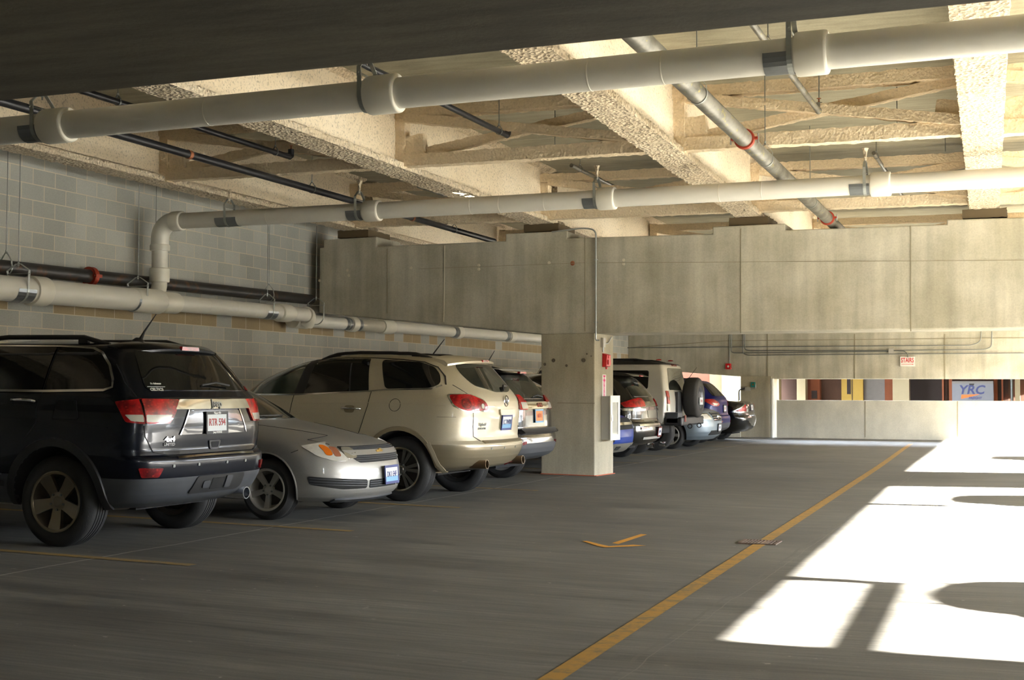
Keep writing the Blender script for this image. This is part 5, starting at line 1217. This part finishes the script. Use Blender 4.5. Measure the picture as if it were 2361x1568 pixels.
for sd in (1, -1):
    c.strip('window_chrome', 's', [(2.3, 1.255), (1.5, 1.265), (.45, 1.325), (.25, 1.345), (-.38, 1.365), (-.50, 1.41)], .018, M_chrome, sd, .007)
    c.strip('window_frame', 's', [(2.28, 1.44), (1.9, 1.58), (1.4, 1.705), (.9, 1.735), (.52, 1.738), (.1, 1.72), (-.2, 1.69), (-.38, 1.63), (-.50, 1.52), (-.54, 1.42)], .013, M_plastic, sd, .006)
    c.patch('front_door_window', 's', [(2.25, 1.275), (1.50, 1.28), (1.42, 1.69), (1.75, 1.615), (2.05, 1.50), (2.3, 1.38)], M_glass3, sd, .003, r=.02)
    c.patch('window_pillar', 's', [(1.50, 1.28), (1.36, 1.285), (1.29, 1.71), (1.41, 1.70)], M_plastic, sd, .005, r=.005)
    c.patch('rear_door_window', 's', [(1.37, 1.285), (.46, 1.335), (.55, 1.725), (1.30, 1.715)], M_glass, sd, .003, r=.015)
    c.strip('window_divider', 's', [(.72, 1.32), (.80, 1.725)], .018, M_plastic, sd, .006)
    c.patch('rear_quarter_window', 's', [(.24, 1.36), (-.36, 1.378), (-.48, 1.43), (-.44, 1.54), (-.34, 1.635), (-.15, 1.69), (.38, 1.715)], M_glass, sd, .003, r=.05)
    c.strip('door_gap', 's', [(.42, 1.33), (.44, 1.15), (.50, .95), (.56, .78)], .007, M_seam, sd, .001); c.strip('door_gap', 's', [(1.50, 1.26), (1.55, .9), (1.55, .5)], .007, M_seam, sd, .001)
    c.strip('door_gap', 's', [(2.6, 1.0), (2.6, .5)], .007, M_seam, sd, .001)
    c.patch('handle_recess', 's', [(.62, 1.06), (.76, 1.06), (.76, 1.15), (.62, 1.15)], P_taupe, sd, .001, r=.05)
    c.rod('door_handle', [c.P('s', x, 1.11, sd, o_) for x, o_ in ((.80, .0), (.78, .035), (.68, .045), (.56, .035), (.54, .0))], .012, M_chrome)
    c.strip('body_crease', 's', [(-.6, 1.17), (.3, 1.19), (1.4, 1.16)], .006, P_cream, sd, .003)
    c.flare(sd, 0, .455, .50, P_taupe, .016, a0=-.6, a1=PI+.6); c.flare(sd, 3.02, .455, .50, P_taupe, .016)
    c.strip('mud_flap_edge', 's', [(-.40, .72), (-.46, .60), (-.53, .40)], .05, P_cream, sd, .02)
    L0 = c.conv([('s', -.60, 1.295), ('s', -.80, 1.300), ('r', sd*.70, 1.285), ('r', sd*.55, 1.22), ('r', sd*.50, 1.12), ('r', sd*.74, 1.105), ('s', -.80, 1.11), ('s', -.68, 1.18)], sd)
    c.patch('lamp_bezel', 'w', [(sd*(abs(a)+(.02 if abs(a) > .95 else -.012)), b+(.012 if b > 1.2 else -.016)) for a, b in L0], M_chrome, sd, .003, r=.05)
    tl = c.patch('tail_lamp', 'w', L0, M_lamp, sd, .012, r=.05, th=.014)
    sc_ = abs(c.conv([('r', sd*.74, 1.2)], sd)[0][0])
    c.strip('lamp_gap', 'w', [(sd*sc_, 1.29), (sd*sc_, 1.11)], .006, M_lampd, sd, .014, parent=tl)
    for rr_, mt_ in ((.062, M_lampd), (.048, M_lamp)):
        c.patch('lamp_ring', 'w', [(sd*(sc_+.10)+rr_*math.cos(a), 1.19+rr_*math.sin(a)) for a in [i*PI/8 for i in range(16)]], mt_, sd, .014+(.002 if rr_ < .06 else 0), r=0, th=.004, parent=tl)
    c.patch('reversing_lens', 'w', [(sd*(sc_-.14)+.024*math.cos(a), 1.165+.030*math.sin(a)) for a in [i*PI/8 for i in range(16)]], M_clear, sd, .015, r=0, th=.004, parent=tl)
    c.strip('tailgate_gap', 'w', [(sd*(sc_+.01), 1.10), (sd*(sc_+.0), .92), (sd*(sc_-.02), .80), (sd*(sc_-.12), .745)], .007, M_seam, sd, .001); c.strip('tailgate_gap', 'w', [(sd*(sc_), 1.30), (sd*(sc_+.10), 1.42)], .007, M_seam, sd, .001)
    c.strip('bumper_gap', 's', [(-.50, 1.035), (-.72, 1.035)], .003, M_seam, sd, .001)
    c.rail(sd, -.20, 1.35, 1.785, .10, .04)
    for y_ in (.5, .18): c.patch('parking_sensor', 'r', [(sd*y_-.013, .64), (sd*y_+.013, .64), (sd*y_+.013, .666), (sd*y_-.013, .666)], M_galvd, 1, .003, r=.01, th=.004)
    MB().lathe([(.05, 0), (.056, .22), (.050, .22), (.044, 0)], (-.78, sd*.60, .455), (-1, 0, .05), 24).build('exhaust_tip', M('bronze_exhaust', rgb(120, 100, 78), .3, .8), c.root)
    MB().lathe([(0, 0), (.046, 0)], (-.86, sd*.60, .46), (-1, 0, .05), 20).build('exhaust_tip', M_darkhole, c.root)
    c.patch('reflector', 'r', [(sd*.50, .455), (sd*.34, .455), (sd*.34, .415), (sd*.47, .415)], M_lampd, 1, .006, r=.01)
MB().box((0, -.001, 0), (.001, .001, .001))
b = MB(); p = c.P('s', .07, 1.165, 1, .0); q = [(.07+.075*math.cos(a), 1.165+.075*math.sin(a)) for a in [i*PI/12 for i in range(24)]]; c.strip('fuel_door_gap', 's', q, .005, M_seam, 1, .001, close=True)
c.patch('rear_window', 'r', [(.56, 1.41), (.20, 1.335), (-.20, 1.335), (-.56, 1.41), (-.60, 1.55), (-.55, 1.68), (.55, 1.68), (.60, 1.55)], M_glass2, 1, .003, r=.07)
sp_ = MB(); n_ = 16; W_ = .66; pr_ = [(-.70, 1.725), (-.60, 1.765), (-.30, 1.795), (-.30, 1.74), (-.62, 1.695), (-.69, 1.70)]
for i in range(n_+1):
    y = -W_+2*W_*i/n_; k_ = 1-(abs(y)/W_)**3*.55; drop = -.05*(abs(y)/W_)**3
    for x, z in pr_: sp_.v.append(Vector((x*k_+(-.30)*(1-k_), y, z+drop)))
for i in range(n_):
    for k in range(6): sp_.face((i*6+k, i*6+(k+1) % 6, i*6+6+(k+1) % 6, i*6+6+k))
sp_.face(range(5, -1, -1)); sp_.face([n_*6+k for k in range(6)]); spo = sp_.build('spoiler', P_cream, c.root, 35)
MB().prism([(-.708, .10, 1.712), (-.708, -.10, 1.712), (-.708, -.09, 1.738), (-.708, .09, 1.738)], (.03, 0, 0)).build('brake_light', M_lampd, spo, 0)
g_ = c.P('r', 0, 1.225, 1, .008); o = MB().lathe([(.058, 0), (.066, .008), (.074, .0)], (0, 0, 0), (-1, 0, 0), 28).build('round_emblem', M_chrome, c.root); o.location = g_
for k_, x_ in enumerate((-.028, 0, .028)):
    oo = MB().prism([(0, x_-.016, .032-.012*(1-k_)), (0, x_+.016, .032-.012*(1-k_)), (0, x_+.012, -.008-.010*(1-k_)), (0, x_, -.030-.010*(1-k_)), (0, x_-.012, -.008-.010*(1-k_))], (-.008, 0, 0)).build('emblem_shield', M_greyplastic, o, 0)
c.patch('plate_garnish', 'r', [(.24, 1.125), (-.24, 1.125), (-.22, 1.055), (.22, 1.055)], P_cream, 1, .022, r=.02, th=.03); c.patch('plate_recess', 'r', [(.20, 1.055), (-.20, 1.055), (-.20, .88), (.20, .88)], P_taupe, 1, .002, r=.03)
c.plate('r', .0, .965, '1C 7W08', M_inkblue, frame=M_inkblue, size=.085, band=M_plateblue)
c.letters('r', .60, .945, 'Hybrid', .05, M_galvd, .006, .95, .0008); c.letters('r', .60, .895, 'ENCLAVE', .032, M_galvd, .006, 1.05, .001); c.letters('r', -.55, .90, 'CXL', .03, M_galvd, .006)
c.patch('bumper_step', 'r', [(.62, .742), (-.62, .742), (-.60, .712), (.60, .712)], P_taupe, 1, .012, r=.01)
c.rod('rear_wiper', [c.P('r', -.02, 1.35, 1, .02), c.P('r', -.10, 1.40, 1, .035), c.P('r', -.24, 1.40, 1, .03)], .014, M_plastic)
c.rod('antenna', [(-.02, .1, 1.81), (-.16, .07, 2.0)], [.010, .005], M_plastic)
MB().box((-.3, -.5, .30), (2.9, .5, .46)).build('underbody', M_darkhole, c.root, 0); c.rod('muffler', [(-.20, -.1, .42), (-.35, .45, .42)], .055, M_alu, 14); c.rod('exhaust_pipe', [(-.3, .3, .38), (-.6, .58, .43), (-.8, .60, .46)], .032, M_alu, 12)

# ---------------------------------------------------------------- generic bodies for the farther cars
def scale_tab(t, k): return [(z, x*k) for z, x in t]
def suv_spec(H=1.70, W=.92, wb=2.7, ro=.92, fo=.88, belt=1.12, r=.355, rw=.23, rim=.235, n=5, lean=.35, mat=None, boxy=3.0, clr=.30, **kw):
    return dict(wb=wb, arch=r+.06, wheel=dict(r=r, w=rw, rim=rim, n=n, mat=mat or M_alloy, wi=.05, wo=.085, hub=.06),
        rear=[(clr, -ro+.25), (clr+.08, -ro+.05), (clr+.22, -ro), (.72, -ro), (.78, -ro+.07), (.95, -ro+.07), (belt, -ro+.08), (belt+.08, -ro+.12), (H-.22, -ro+.12+lean*.6), (H-.09, -ro+.12+lean), (H-.05, -ro+.12+lean+.12), (H-.01, .2), (H, .6)],
        front=[(clr, wb+fo-.2), (clr+.12, wb+fo-.02), (.6, wb+fo), (.76, wb+fo-.03), (.86, wb+fo-.10), (.92, wb+fo-.24), (.97, wb+fo-.5), (1.02, wb+fo-.85), (belt-.02, wb+fo-1.12), (belt+.1, wb+fo-1.3), (H-.3, wb+fo-1.62), (H-.12, wb+fo-2.0), (H-.04, wb+fo-2.35), (H-.01, wb+fo-2.6), (H, wb+fo-2.8)],
        W=[(clr, W-.10), (clr+.1, W-.04), (.6, W-.005), (.85, W), (belt-.05, W-.015), (belt+.06, W-.055), (H-.35, W-.13), (H-.14, W-.215), (H-.075, W-.29), (H-.035, W-.42), (H-.008, W-.7), (H, .04)],
        Lr=[(clr, .36), (H, .42)], Lf=[(clr, .55), (.8, .55), (belt, .8), (belt+.2, .5)], nr=boxy, nf=2.8, **kw)
def common(c, H, W, belt, wb, ro, lean, glass=M_glass, top=-.13, rails=True, clr=.3, arch=None):
    r = c.sp['wheel']['r']
    for sd in (1, -1):
        zt = H-.15
        c.patch('rear_quarter_window', 's', [(.22, belt+.09), (-ro+.48, belt+.12), (-ro+.50+lean*.6, zt-.03), (.22, zt)], glass, sd, .003, r=.05)
        c.patch('rear_door_window', 's', [(.95, belt+.08), (.27, belt+.09), (.27, zt), (.95, zt)], glass, sd, .003, r=.02)
        c.patch('front_door_window', 's', [(1.85, belt+.06), (1.02, belt+.08), (1.02, zt), (1.35, zt-.03), (1.65, zt-.18)], glass, sd, .003, r=.02)
        c.strip('door_gap', 's', [(.98, belt+.06), (.98, .45)], .007, M_seam, sd, .001); c.strip('window_chrome', 's', [(1.9, belt+.05), (.3, belt+.075), (-ro+.5, belt+.105)], .014, M_chrome, sd, .006)
        if rails: c.rail(sd, -.1, 1.5, H-.015, .05, .045)
    MB().box((-.4, -.5, .22), (wb, .5, .40)).build('underbody', M_darkhole, c.root, 0)

# black crossover with orange plate
H, W, wb, ro, belt, lean = 1.70, .925, 2.857, .93, 1.13, .34
sp = suv_spec(H, W, wb, ro, .92, belt, .358, .235, .24, lean=lean, boxy=3.6, clr=.34)
c = Car(-7.62, 18.02, -1, sp, 'black crossover with orange licence plate, parked just before the pillar'); c.shell('bumper', .34, .60, M_greyplastic, .004); c.shell('body', .60, H, P_black2); c.wheels(); common(c, H, W, belt, wb, ro, lean)
for sd in (1, -1):
    tl = c.patch('tail_lamp', 'w', c.conv([('s', -.56, 1.285), ('r', sd*.50, 1.285), ('r', sd*.42, 1.20), ('r', sd*.42, 1.08), ('s', -.62, 1.08)], sd), M_lamp, sd, .014, r=.03, th=.02)
    c.patch('reversing_lens', 'r', [(sd*.60, 1.18), (sd*.43, 1.18), (sd*.43, 1.09), (sd*.60, 1.09)], M_clear, 1, .018, r=.02, th=.005, parent=tl)
    c.patch('reflector', 'r', [(sd*.78, .62), (sd*.60, .63), (sd*.60, .59), (sd*.74, .575)], M_lampd, 1, .008, r=.015)
    c.flare(sd, 0, .418, .44, M_plastic, .01)
c.patch('rear_window', 'r', [(.70, 1.235), (-.70, 1.235), (-.56, 1.57), (.56, 1.57)], M_glass2, 1, .003, r=.06)
c.patch('chrome_bar', 'r', [(.42, 1.185), (-.42, 1.185), (-.42, 1.09), (.42, 1.09)], M_chrome, 1, .015, r=.01)
c.letters('r', -.05, 1.14, 'GMC', .085, M_lampd, .020, 1.1, .004); c.plate('r', 0, .985, 'A61 8', M_inkred, M_plateorange, frame=M_plateblue, size=.085, band=None)
c.patch('bumper_step', 'r', [(.70, .80), (-.70, .80), (-.68, .73), (.68, .73)], M_plastic, 1, .05, r=.02, th=.06)
o = MB().prism([(-.60, -.6, 1.60), (-.46, -.6, 1.655), (-.25, -.6, 1.67), (-.25, -.6, 1.62)], (0, 1.2, 0)).build('spoiler', P_black2, c.root, 20); MB().box((-.61, -.13, 1.60), (-.57, .13, 1.63)).build('brake_light', M_lamp, o, 0)
c.rod('rear_wiper', [c.P('r', .08, 1.25, 1, .02), c.P('r', -.12, 1.27, 1, .035), c.P('r', -.35, 1.25, 1, .02)], .010, M_plastic); c.rod('antenna', [(-.02, .05, H), (-.16, .03, H+.24)], [.012, .004], M_plastic)
# bright blue SUV nose behind the pillar
H, W, wb = 1.66, .90, 2.7
sp = suv_spec(H, W, wb, .9, .86, 1.05, .34, .22, .22, clr=.28); c = Car(-6.66-.86-2.7, 22.3, 1, sp, 'bright blue SUV nose showing just right of the square pillar')
c.shell('bumper', .28, .42, M_greyplastic, .003); c.shell('body', .42, H, P_blue); c.wheels(); common(c, H, W, 1.05, wb, .9, .35)
fx = wb+.86
for sd in (1, -1):
    c.patch('headlight', 'v', c.conv([('s', fx-.45, .86), ('f', sd*.60, .86), ('f', sd*.50, .70), ('s', fx-.42, .70)], sd, True), M_clear, sd, .008, r=.04)
    c.patch('fog_lamp', 'f', [(sd*.62-.05, .46), (sd*.62+.05, .46), (sd*.62+.05, .56), (sd*.62-.05, .56)], M_darkhole, 1, .006, r=.05)
    c.patch('skid_opening', 'f', [(sd*.48, .40), (sd*.30, .40), (sd*.30, .34), (sd*.42, .34)], M_darkhole, 1, .02, r=.015)
c.patch('skid_plate', 'f', [(.58, .44), (-.58, .44), (-.64, .29), (.64, .29)], M('satin_skid_plate', rgb(150, 146, 134), .4, .4), 1, .014, r=.03); c.patch('grille', 'f', [(.44, .88), (-.44, .88), (-.40, .68), (.40, .68)], M_darkhole, 1, .004, r=.03); c.strip('grille_bar', 'f', [(-.44, .78), (.44, .78)], .05, M_chrome, 1, .012)
c.patch('windshield', 'f', [(.68, 1.14), (-.68, 1.14), (-.54, 1.50), (.54, 1.50)], M_glass2, 1, .003, r=.05)
# dark olive crossover
H, W, wb, ro, belt, lean = 1.72, .94, 2.8, .95, 1.10, .42
sp = suv_spec(H, W, wb, ro, .92, belt, .36, .235, .25, lean=lean, boxy=2.7, clr=.30); c = Car(-6.90-.95, 24.95, -1, sp, 'dark crossover with chrome strip under curved red tail lamps and a roof spoiler')
c.shell('body', .30, H, P_olive); c.wheels(); common(c, H, W, belt, wb, ro, lean, rails=False)
for sd in (1, -1):
    tl = c.patch('tail_lamp', 'w', c.conv([('s', -.50, 1.12), ('s', -.70, 1.20), ('r', sd*.55, 1.22), ('r', sd*.40, 1.20), ('r', sd*.40, 1.06), ('s', -.58, 1.04)], sd), M_lamp, sd, .012, r=.04)
    c.patch('lamp_chrome', 'w', c.conv([('s', -.50, 1.02), ('r', sd*.40, 1.02), ('r', sd*.40, .975), ('s', -.56, .975)], sd), M_chrome, sd, .012, r=.015)
    MB().lathe([(.04, 0), (.05, .14), (.044, .14), (.036, 0)], (-ro+.04, sd*.45, .31), (-1, 0, 0), 18).build('exhaust_tip', M_chrome, c.root)
    c.patch('reflector', 'r', [(sd*.72, .66), (sd*.45, .67), (sd*.45, .64), (sd*.70, .63)], M_lampd, 1, .008, r=.008)
c.strip('bumper_chrome', 'r', [(-.75, .70), (0, .705), (.75, .70)], .03, M_chrome, 1, .01)
c.patch('rear_window', 'r', [(.68, 1.25), (-.68, 1.25), (-.54, 1.60), (.54, 1.60)], M_glass2, 1, .003, r=.08); c.patch('tailgate_glare', 'r', [(.3, .98), (-.2, .98), (-.1, .86), (.25, .84)], P_olive, 1, .002, r=.02)
o = MB().prism([(-.66, -.58, 1.64), (-.50, -.58, 1.70), (-.2, -.58, 1.715), (-.2, -.58, 1.66)], (0, 1.16, 0)).build('spoiler', P_olive, c.root, 20); MB().box((-.665, -.10, 1.64), (-.64, .10, 1.665)).build('brake_light', M_lamp, o, 0)
c.plate('r', -.30, .56, '1074', M_inkblue, frame=M_lampd, size=.085, off=.02); c.strip('bumper_chrome', 'r', [(-.6, .45), (0, .455), (.6, .45)], .05, M_greybox, 1, .01)
# white boxy off-roader with black roof and spare wheel
hum = dict(wb=3.12, arch=.50, track=1.02, wheel=dict(r=.435, w=.31, rim=.23, n=7, mat=M_alloyd, wi=.05, wo=.08, hub=.08, tyre=M_tyred),
    rear=[(.62, -.60), (.66, -.76), (.85, -.79), (1.2, -.79), (1.3, -.77), (1.80, -.70), (1.93, -.66), (1.97, -.60), (2.03, 0), (2.05, .5)],
    front=[(.62, 3.5), (.7, 3.75), (1.0, 3.8), (1.24, 3.75), (1.30, 3.3), (1.33, 2.75), (1.36, 2.55), (1.9, 2.28), (1.96, 2.2), (2.03, 1.9), (2.05, 1.5)],
    W=[(.62, .98), (.7, 1.0), (1.0, 1.01), (1.25, .99), (1.32, .965), (1.60, .90), (1.88, .84), (1.94, .80), (2.0, .72), (2.035, .5), (2.05, .1)],
    Lr=[(0, .14)], Lf=[(0, .25)], nr=3.2, nf=3.)
c = Car(-8.04, 28.25, -1, hum, 'white boxy off-road SUV with black roof and big spare wheel on its back')
c.shell('body', .62, 1.93, P_white); c.shell('roof', 1.93, 2.05, M_plastic, .006, False); c.wheels()
for sd in (1, -1):
    c.patch('rear_quarter_window', 's', [(.75, 1.40), (-.33, 1.40), (-.33, 1.80), (.75, 1.80)], M_glass, sd, .003, r=.05); c.patch('rear_door_window', 's', [(1.5, 1.40), (.83, 1.40), (.83, 1.80), (1.5, 1.80)], M_glass, sd, .003, r=.04); c.patch('front_door_window', 's', [(2.35, 1.40), (1.58, 1.40), (1.58, 1.80), (2.2, 1.80)], M_glass, sd, .003, r=.04)
    c.patch('tail_lamp', 'r', [(sd*.90, 1.36), (sd*.80, 1.36), (sd*.80, 1.08), (sd*.90, 1.08)], M_lamp, 1, .02, r=.01, th=.03); c.patch('reversing_lens', 'r', [(sd*.90, 1.07), (sd*.80, 1.07), (sd*.80, .93), (sd*.90, .93)], M_clear, 1, .02, r=.01, th=.03)
    c.flare(sd, 0, .50, .57, M_plastic, .04); c.flare(sd, 3.12, .50, .57, M_plastic, .04); c.rail(sd, -.3, 2.0, 2.0, .12, .04)
    for i, x in enumerate((-.30,)): o = MB().lathe([(0, .03), (.05, .02), (.07, 0)], (x-.15, sd*.5, 2.03), (0, 0, 1), 14).build('clearance_light', M_lamp, c.root)
    MB().lathe([(0, .03), (.05, .02), (.07, 0)], (2.05, sd*.5, 2.02), (0, 0, 1), 14).build('clearance_light', M_amber, c.root)
    MB().lathe([(.035, -.012), (.055, -.012), (.055, .012), (.035, .012)], (-1.13, sd*.42, .60), (0, 1, 0), 18, close=True).build('tow_ring', M_plastic, c.root)
c.strip('body_gap', 's', [(-.5, .60), (2.6, .60)], .02, M_plastic, 1, .01)
c.patch('rear_window', 'r', [(.72, 1.38), (-.72, 1.38), (-.62, 1.86), (.62, 1.86)], M_glass2, 1, .004, r=.06)
c.patch('windshield', 'f', [(.80, 1.40), (-.80, 1.40), (-.72, 1.88), (.72, 1.88)], M_glass2, 1, .004, r=.06)
for y in (-.16, 0, .16): c.patch('marker_light', 'r', [(y-.025, 1.905), (y+.025, 1.905), (y+.025, 1.945), (y-.025, 1.945)], M_lampd, 1, .008, r=.005)
bevel(MB().box((-1.10, -1.0, .62), (-.70, 1.0, .80)).build('rear_bumper', M_plastic, c.root, 0), .03); bevel(MB().box((-1.02, .62, .66), (-.74, 1.0, .90)).build('bumper_corner', M_greyplastic, c.root, 0), .02); MB().box((-1.115, .68, .70), (-1.10, .78, .84)).build('reflector', M_lampd, c.root, 0)
MB().box((-.4, -.6, .42), (3.0, .6, .66)).build('underbody', M_darkhole, c.root, 0)
# spare wheel
sw = MB(); t_ = .16; sw.lathe([(.22, t_-.03), (.25, t_), (.36, t_+.01), (.42, t_-.02), (.445, t_-.06), (.445, -t_+.06), (.42, -t_+.02), (.36, -t_-.01), (.2, -t_)], (0, 0, 0), (-1, 0, 0), 56)
so = sw.build('spare_wheel', M_tyred, c.root, 40); so.location = (-1.02, -.34, 1.22)
MB().lathe([(0, t_-.02), (.13, t_-.02), (.16, t_-.05), (.20, t_-.02), (.235, t_+.005), (.25, t_-.01)], (0, 0, 0), (-1, 0, 0), 40).build('spare_wheel_cover', M_greyplastic, so)
MB().bar((-.55+.92, 0, -.1), (.1, 0, 0), .14, .18).build('carrier_arm', M_plastic, so, 0); pl = MB().box((-.19, -.12, -.16), (-.175, .18, -.0)).build('licence_plate', M_plate, so, 0); text('H2 4', .08, M_inkred, pl, (-.192, .03, -.08), (0, -1, 0), (0, 0, 1), 'plate_number')
MB().box((-.84, .02, .86), (-.77, .34, 1.34)).build('tailgate_handle_panel', M_plastic, c.root, 0)
# silver-blue minivan nose
H, W, wb = 1.72, .99, 3.0
sp = suv_spec(H, W, wb, 1.05, .95, 1.08, .335, .235, .22, clr=.22); c = Car(-6.98-.95-3.0, 30.95, 1, sp, 'pale silver-blue minivan, nose out, beside the big spare wheel')
c.shell('body', .22, H, P_steel); c.wheels(); common(c, H, W, 1.08, wb, 1.05, .3, rails=False); fx = wb+.95
for sd in (1, -1):
    c.patch('headlight', 'v', c.conv([('s', fx-.62, .84), ('f', sd*.62, .84), ('f', sd*.50, .70), ('s', fx-.48, .70)], sd, True), M_chrome, sd, .004, r=.03); c.patch('headlight', 'v', c.conv([('s', fx-.58, .82), ('f', sd*.66, .82), ('f', sd*.56, .71), ('s', fx-.50, .71)], sd, True), M_clear, sd, .008, r=.03)
for i in range(4): c.strip('grille_bar', 'f', [(-.46+i*.02, .84-i*.05), (.46-i*.02, .84-i*.05)], .022, M_chrome, 1, .014)
c.patch('grille', 'f', [(.48, .86), (-.48, .86), (-.38, .66), (.38, .66)], M_darkhole, 1, .004, r=.03); o = MB().lathe([(.05, 0), (.06, .012), (.07, 0)], (0, 0, 0), (1, 0, 0), 20).build('badge', M_chrome, c.root); o.location = c.P('f', 0, .76, 1, .02)
c.patch('lower_grille', 'f', [(.55, .44), (-.55, .44), (-.62, .33), (.62, .33)], M_darkhole, 1, .004, r=.03); c.patch('windshield', 'f', [(.74, 1.16), (-.74, 1.16), (-.6, 1.56), (.6, 1.56)], M_glass2, 1, .003, r=.05)
c.plate('f', .05, .50, '4821', M_inkblue, size=.085, off=.02)
# deep blue crossover
H, W, wb, ro, belt, lean = 1.70, .92, 2.69, .92, 1.14, .40
sp = suv_spec(H, W, wb, ro, .9, belt, .35, .235, .24, lean=lean, boxy=2.8, clr=.32); c = Car(-7.38-.92, 33.7, -1, sp, 'deep blue crossover with bright tail lamp wrapping its flank, behind the minivan')
c.shell('bumper', .32, .56, M_greyplastic, .004); c.shell('body', .56, H, P_dblue); c.wheels(); common(c, H, W, belt, wb, ro, lean)
for sd in (1, -1):
    tl = c.patch('tail_lamp', 'w', c.conv([('s', -.38, 1.17), ('s', -.70, 1.17), ('r', sd*.60, 1.12), ('r', sd*.48, 1.04), ('r', sd*.60, .99), ('s', -.72, 1.00)], sd), M_lamp, sd, .012, r=.03); c.patch('reversing_lens', 'w', c.conv([('s', -.70, 1.08), ('r', sd*.56, 1.06), ('r', sd*.66, 1.01), ('s', -.74, 1.02)], sd), M_clear, sd, .016, r=.02, parent=tl, th=.005)
    c.patch('reflector', 'r', [(sd*.62, .62), (sd*.44, .62), (sd*.53, .54)], M_lampd, 1, .01, r=.01)
c.patch('rear_window', 'r', [(.66, 1.25), (-.66, 1.25), (-.52, 1.57), (.52, 1.57)], M_glass, 1, .003, r=.06); c.plate('r', 0, .93, 'E15', M_inkred, size=.085); c.rod('antenna', [(.1, .05, H), (-.12, .03, H+.3)], [.010, .004], M_plastic)
# black sedan at the far end
bsd = dict(wb=2.73, arch=.38, wheel=dict(r=.33, w=.225, rim=.215, n=5, mat=M_alloy, wi=.05, wo=.08, hub=.06),
    rear=[(.26, -.85), (.36, -1.05), (.55, -1.10), (.68, -1.10), (.74, -1.03), (.95, -1.04), (1.05, -1.0), (1.10, -.85), (1.13, -.55), (1.16, -.40), (1.28, -.05), (1.40, .45), (1.44, .9), (1.45, 1.2)],
    front=[(.26, 3.5), (.5, 3.65), (.8, 3.5), (.95, 2.9), (1.02, 2.4), (1.2, 2.0), (1.38, 1.6), (1.44, 1.35), (1.45, 1.3)],
    W=[(.26, .80), (.4, .88), (.7, .915), (.9, .91), (1.05, .88), (1.12, .83), (1.2, .75), (1.36, .62), (1.42, .48), (1.45, .05)], Lr=[(0, .45)], Lf=[(0, .8)], nr=3., nf=2.6)
c = Car(-7.36-1.0, 36.6, -1, bsd, 'black sedan at the far end with triangular tail lamps, before the far pillar'); c.shell('body', .26, 1.45, P_bsedan); c.wheels()
for sd in (1, -1):
    c.patch('lamp_bezel', 'w', c.conv([('r', sd*.50, 1.08), ('s', -.60, .80), ('r', sd*.44, .80)], sd), M_chrome, sd, .008, r=.03); c.patch('tail_lamp', 'w', c.conv([('r', sd*.56, 1.03), ('s', -.72, .83), ('r', sd*.58, .83)], sd), M_lamp, sd, .014, r=.02)
    c.patch('reversing_lens', 'r', [(sd*.56, .90), (sd*.46, .90), (sd*.46, .82), (sd*.56, .82)], M_clear, 1, .014, r=.01)
    c.patch('rear_door_window', 's', [(1.0, 1.15), (-.1, 1.17), (.35, 1.37), (1.0, 1.40)], M_glass, sd, .003, r=.03); c.patch('front_door_window', 's', [(1.95, 1.12), (1.07, 1.15), (1.07, 1.40), (1.5, 1.36)], M_glass, sd, .003, r=.03)
c.patch('rear_window', 'r', [(.55, 1.20), (-.55, 1.20), (-.45, 1.37), (.45, 1.37)], M_glass, 1, .003, r=.03); c.plate('r', 0, .93, 'A 3', M_inkred, size=.085); c.patch('plate_recess', 'r', [(.22, 1.03), (-.22, 1.03), (-.2, .84), (.2, .84)], M_plastic, 1, .002, r=.02)
c.strip('bumper_chrome', 'r', [(-.6, .745), (.6, .745)], .02, M_chrome, 1, .012); MB().box((-.6, -.5, .2), (2.6, .5, .36)).build('underbody', M_darkhole, c.root, 0)
# cars on the open side whose roofs shade the sunlit floor
for i, (y, nm_) in enumerate(((9.15, 'grey crossover parked on the open side, nearest the viewer'), (17.7, 'grey crossover parked on the open side, middle'), (29.2, 'grey crossover parked on the open side, farthest'))):
    sp = suv_spec(1.72, .92, 2.7, .92, .9, 1.1, .35, .23, .23, lean=.3); c = Car(6.0+(.22, -.12, .0)[i], y, -1, sp, nm_); c.root.location.z = .09; c.root.rotation_euler[1] = 0; c.shell('body', .3, 1.72, P_steel); c.wheels(); common(c, 1.72, .92, 1.1, 2.7, .92, .3)
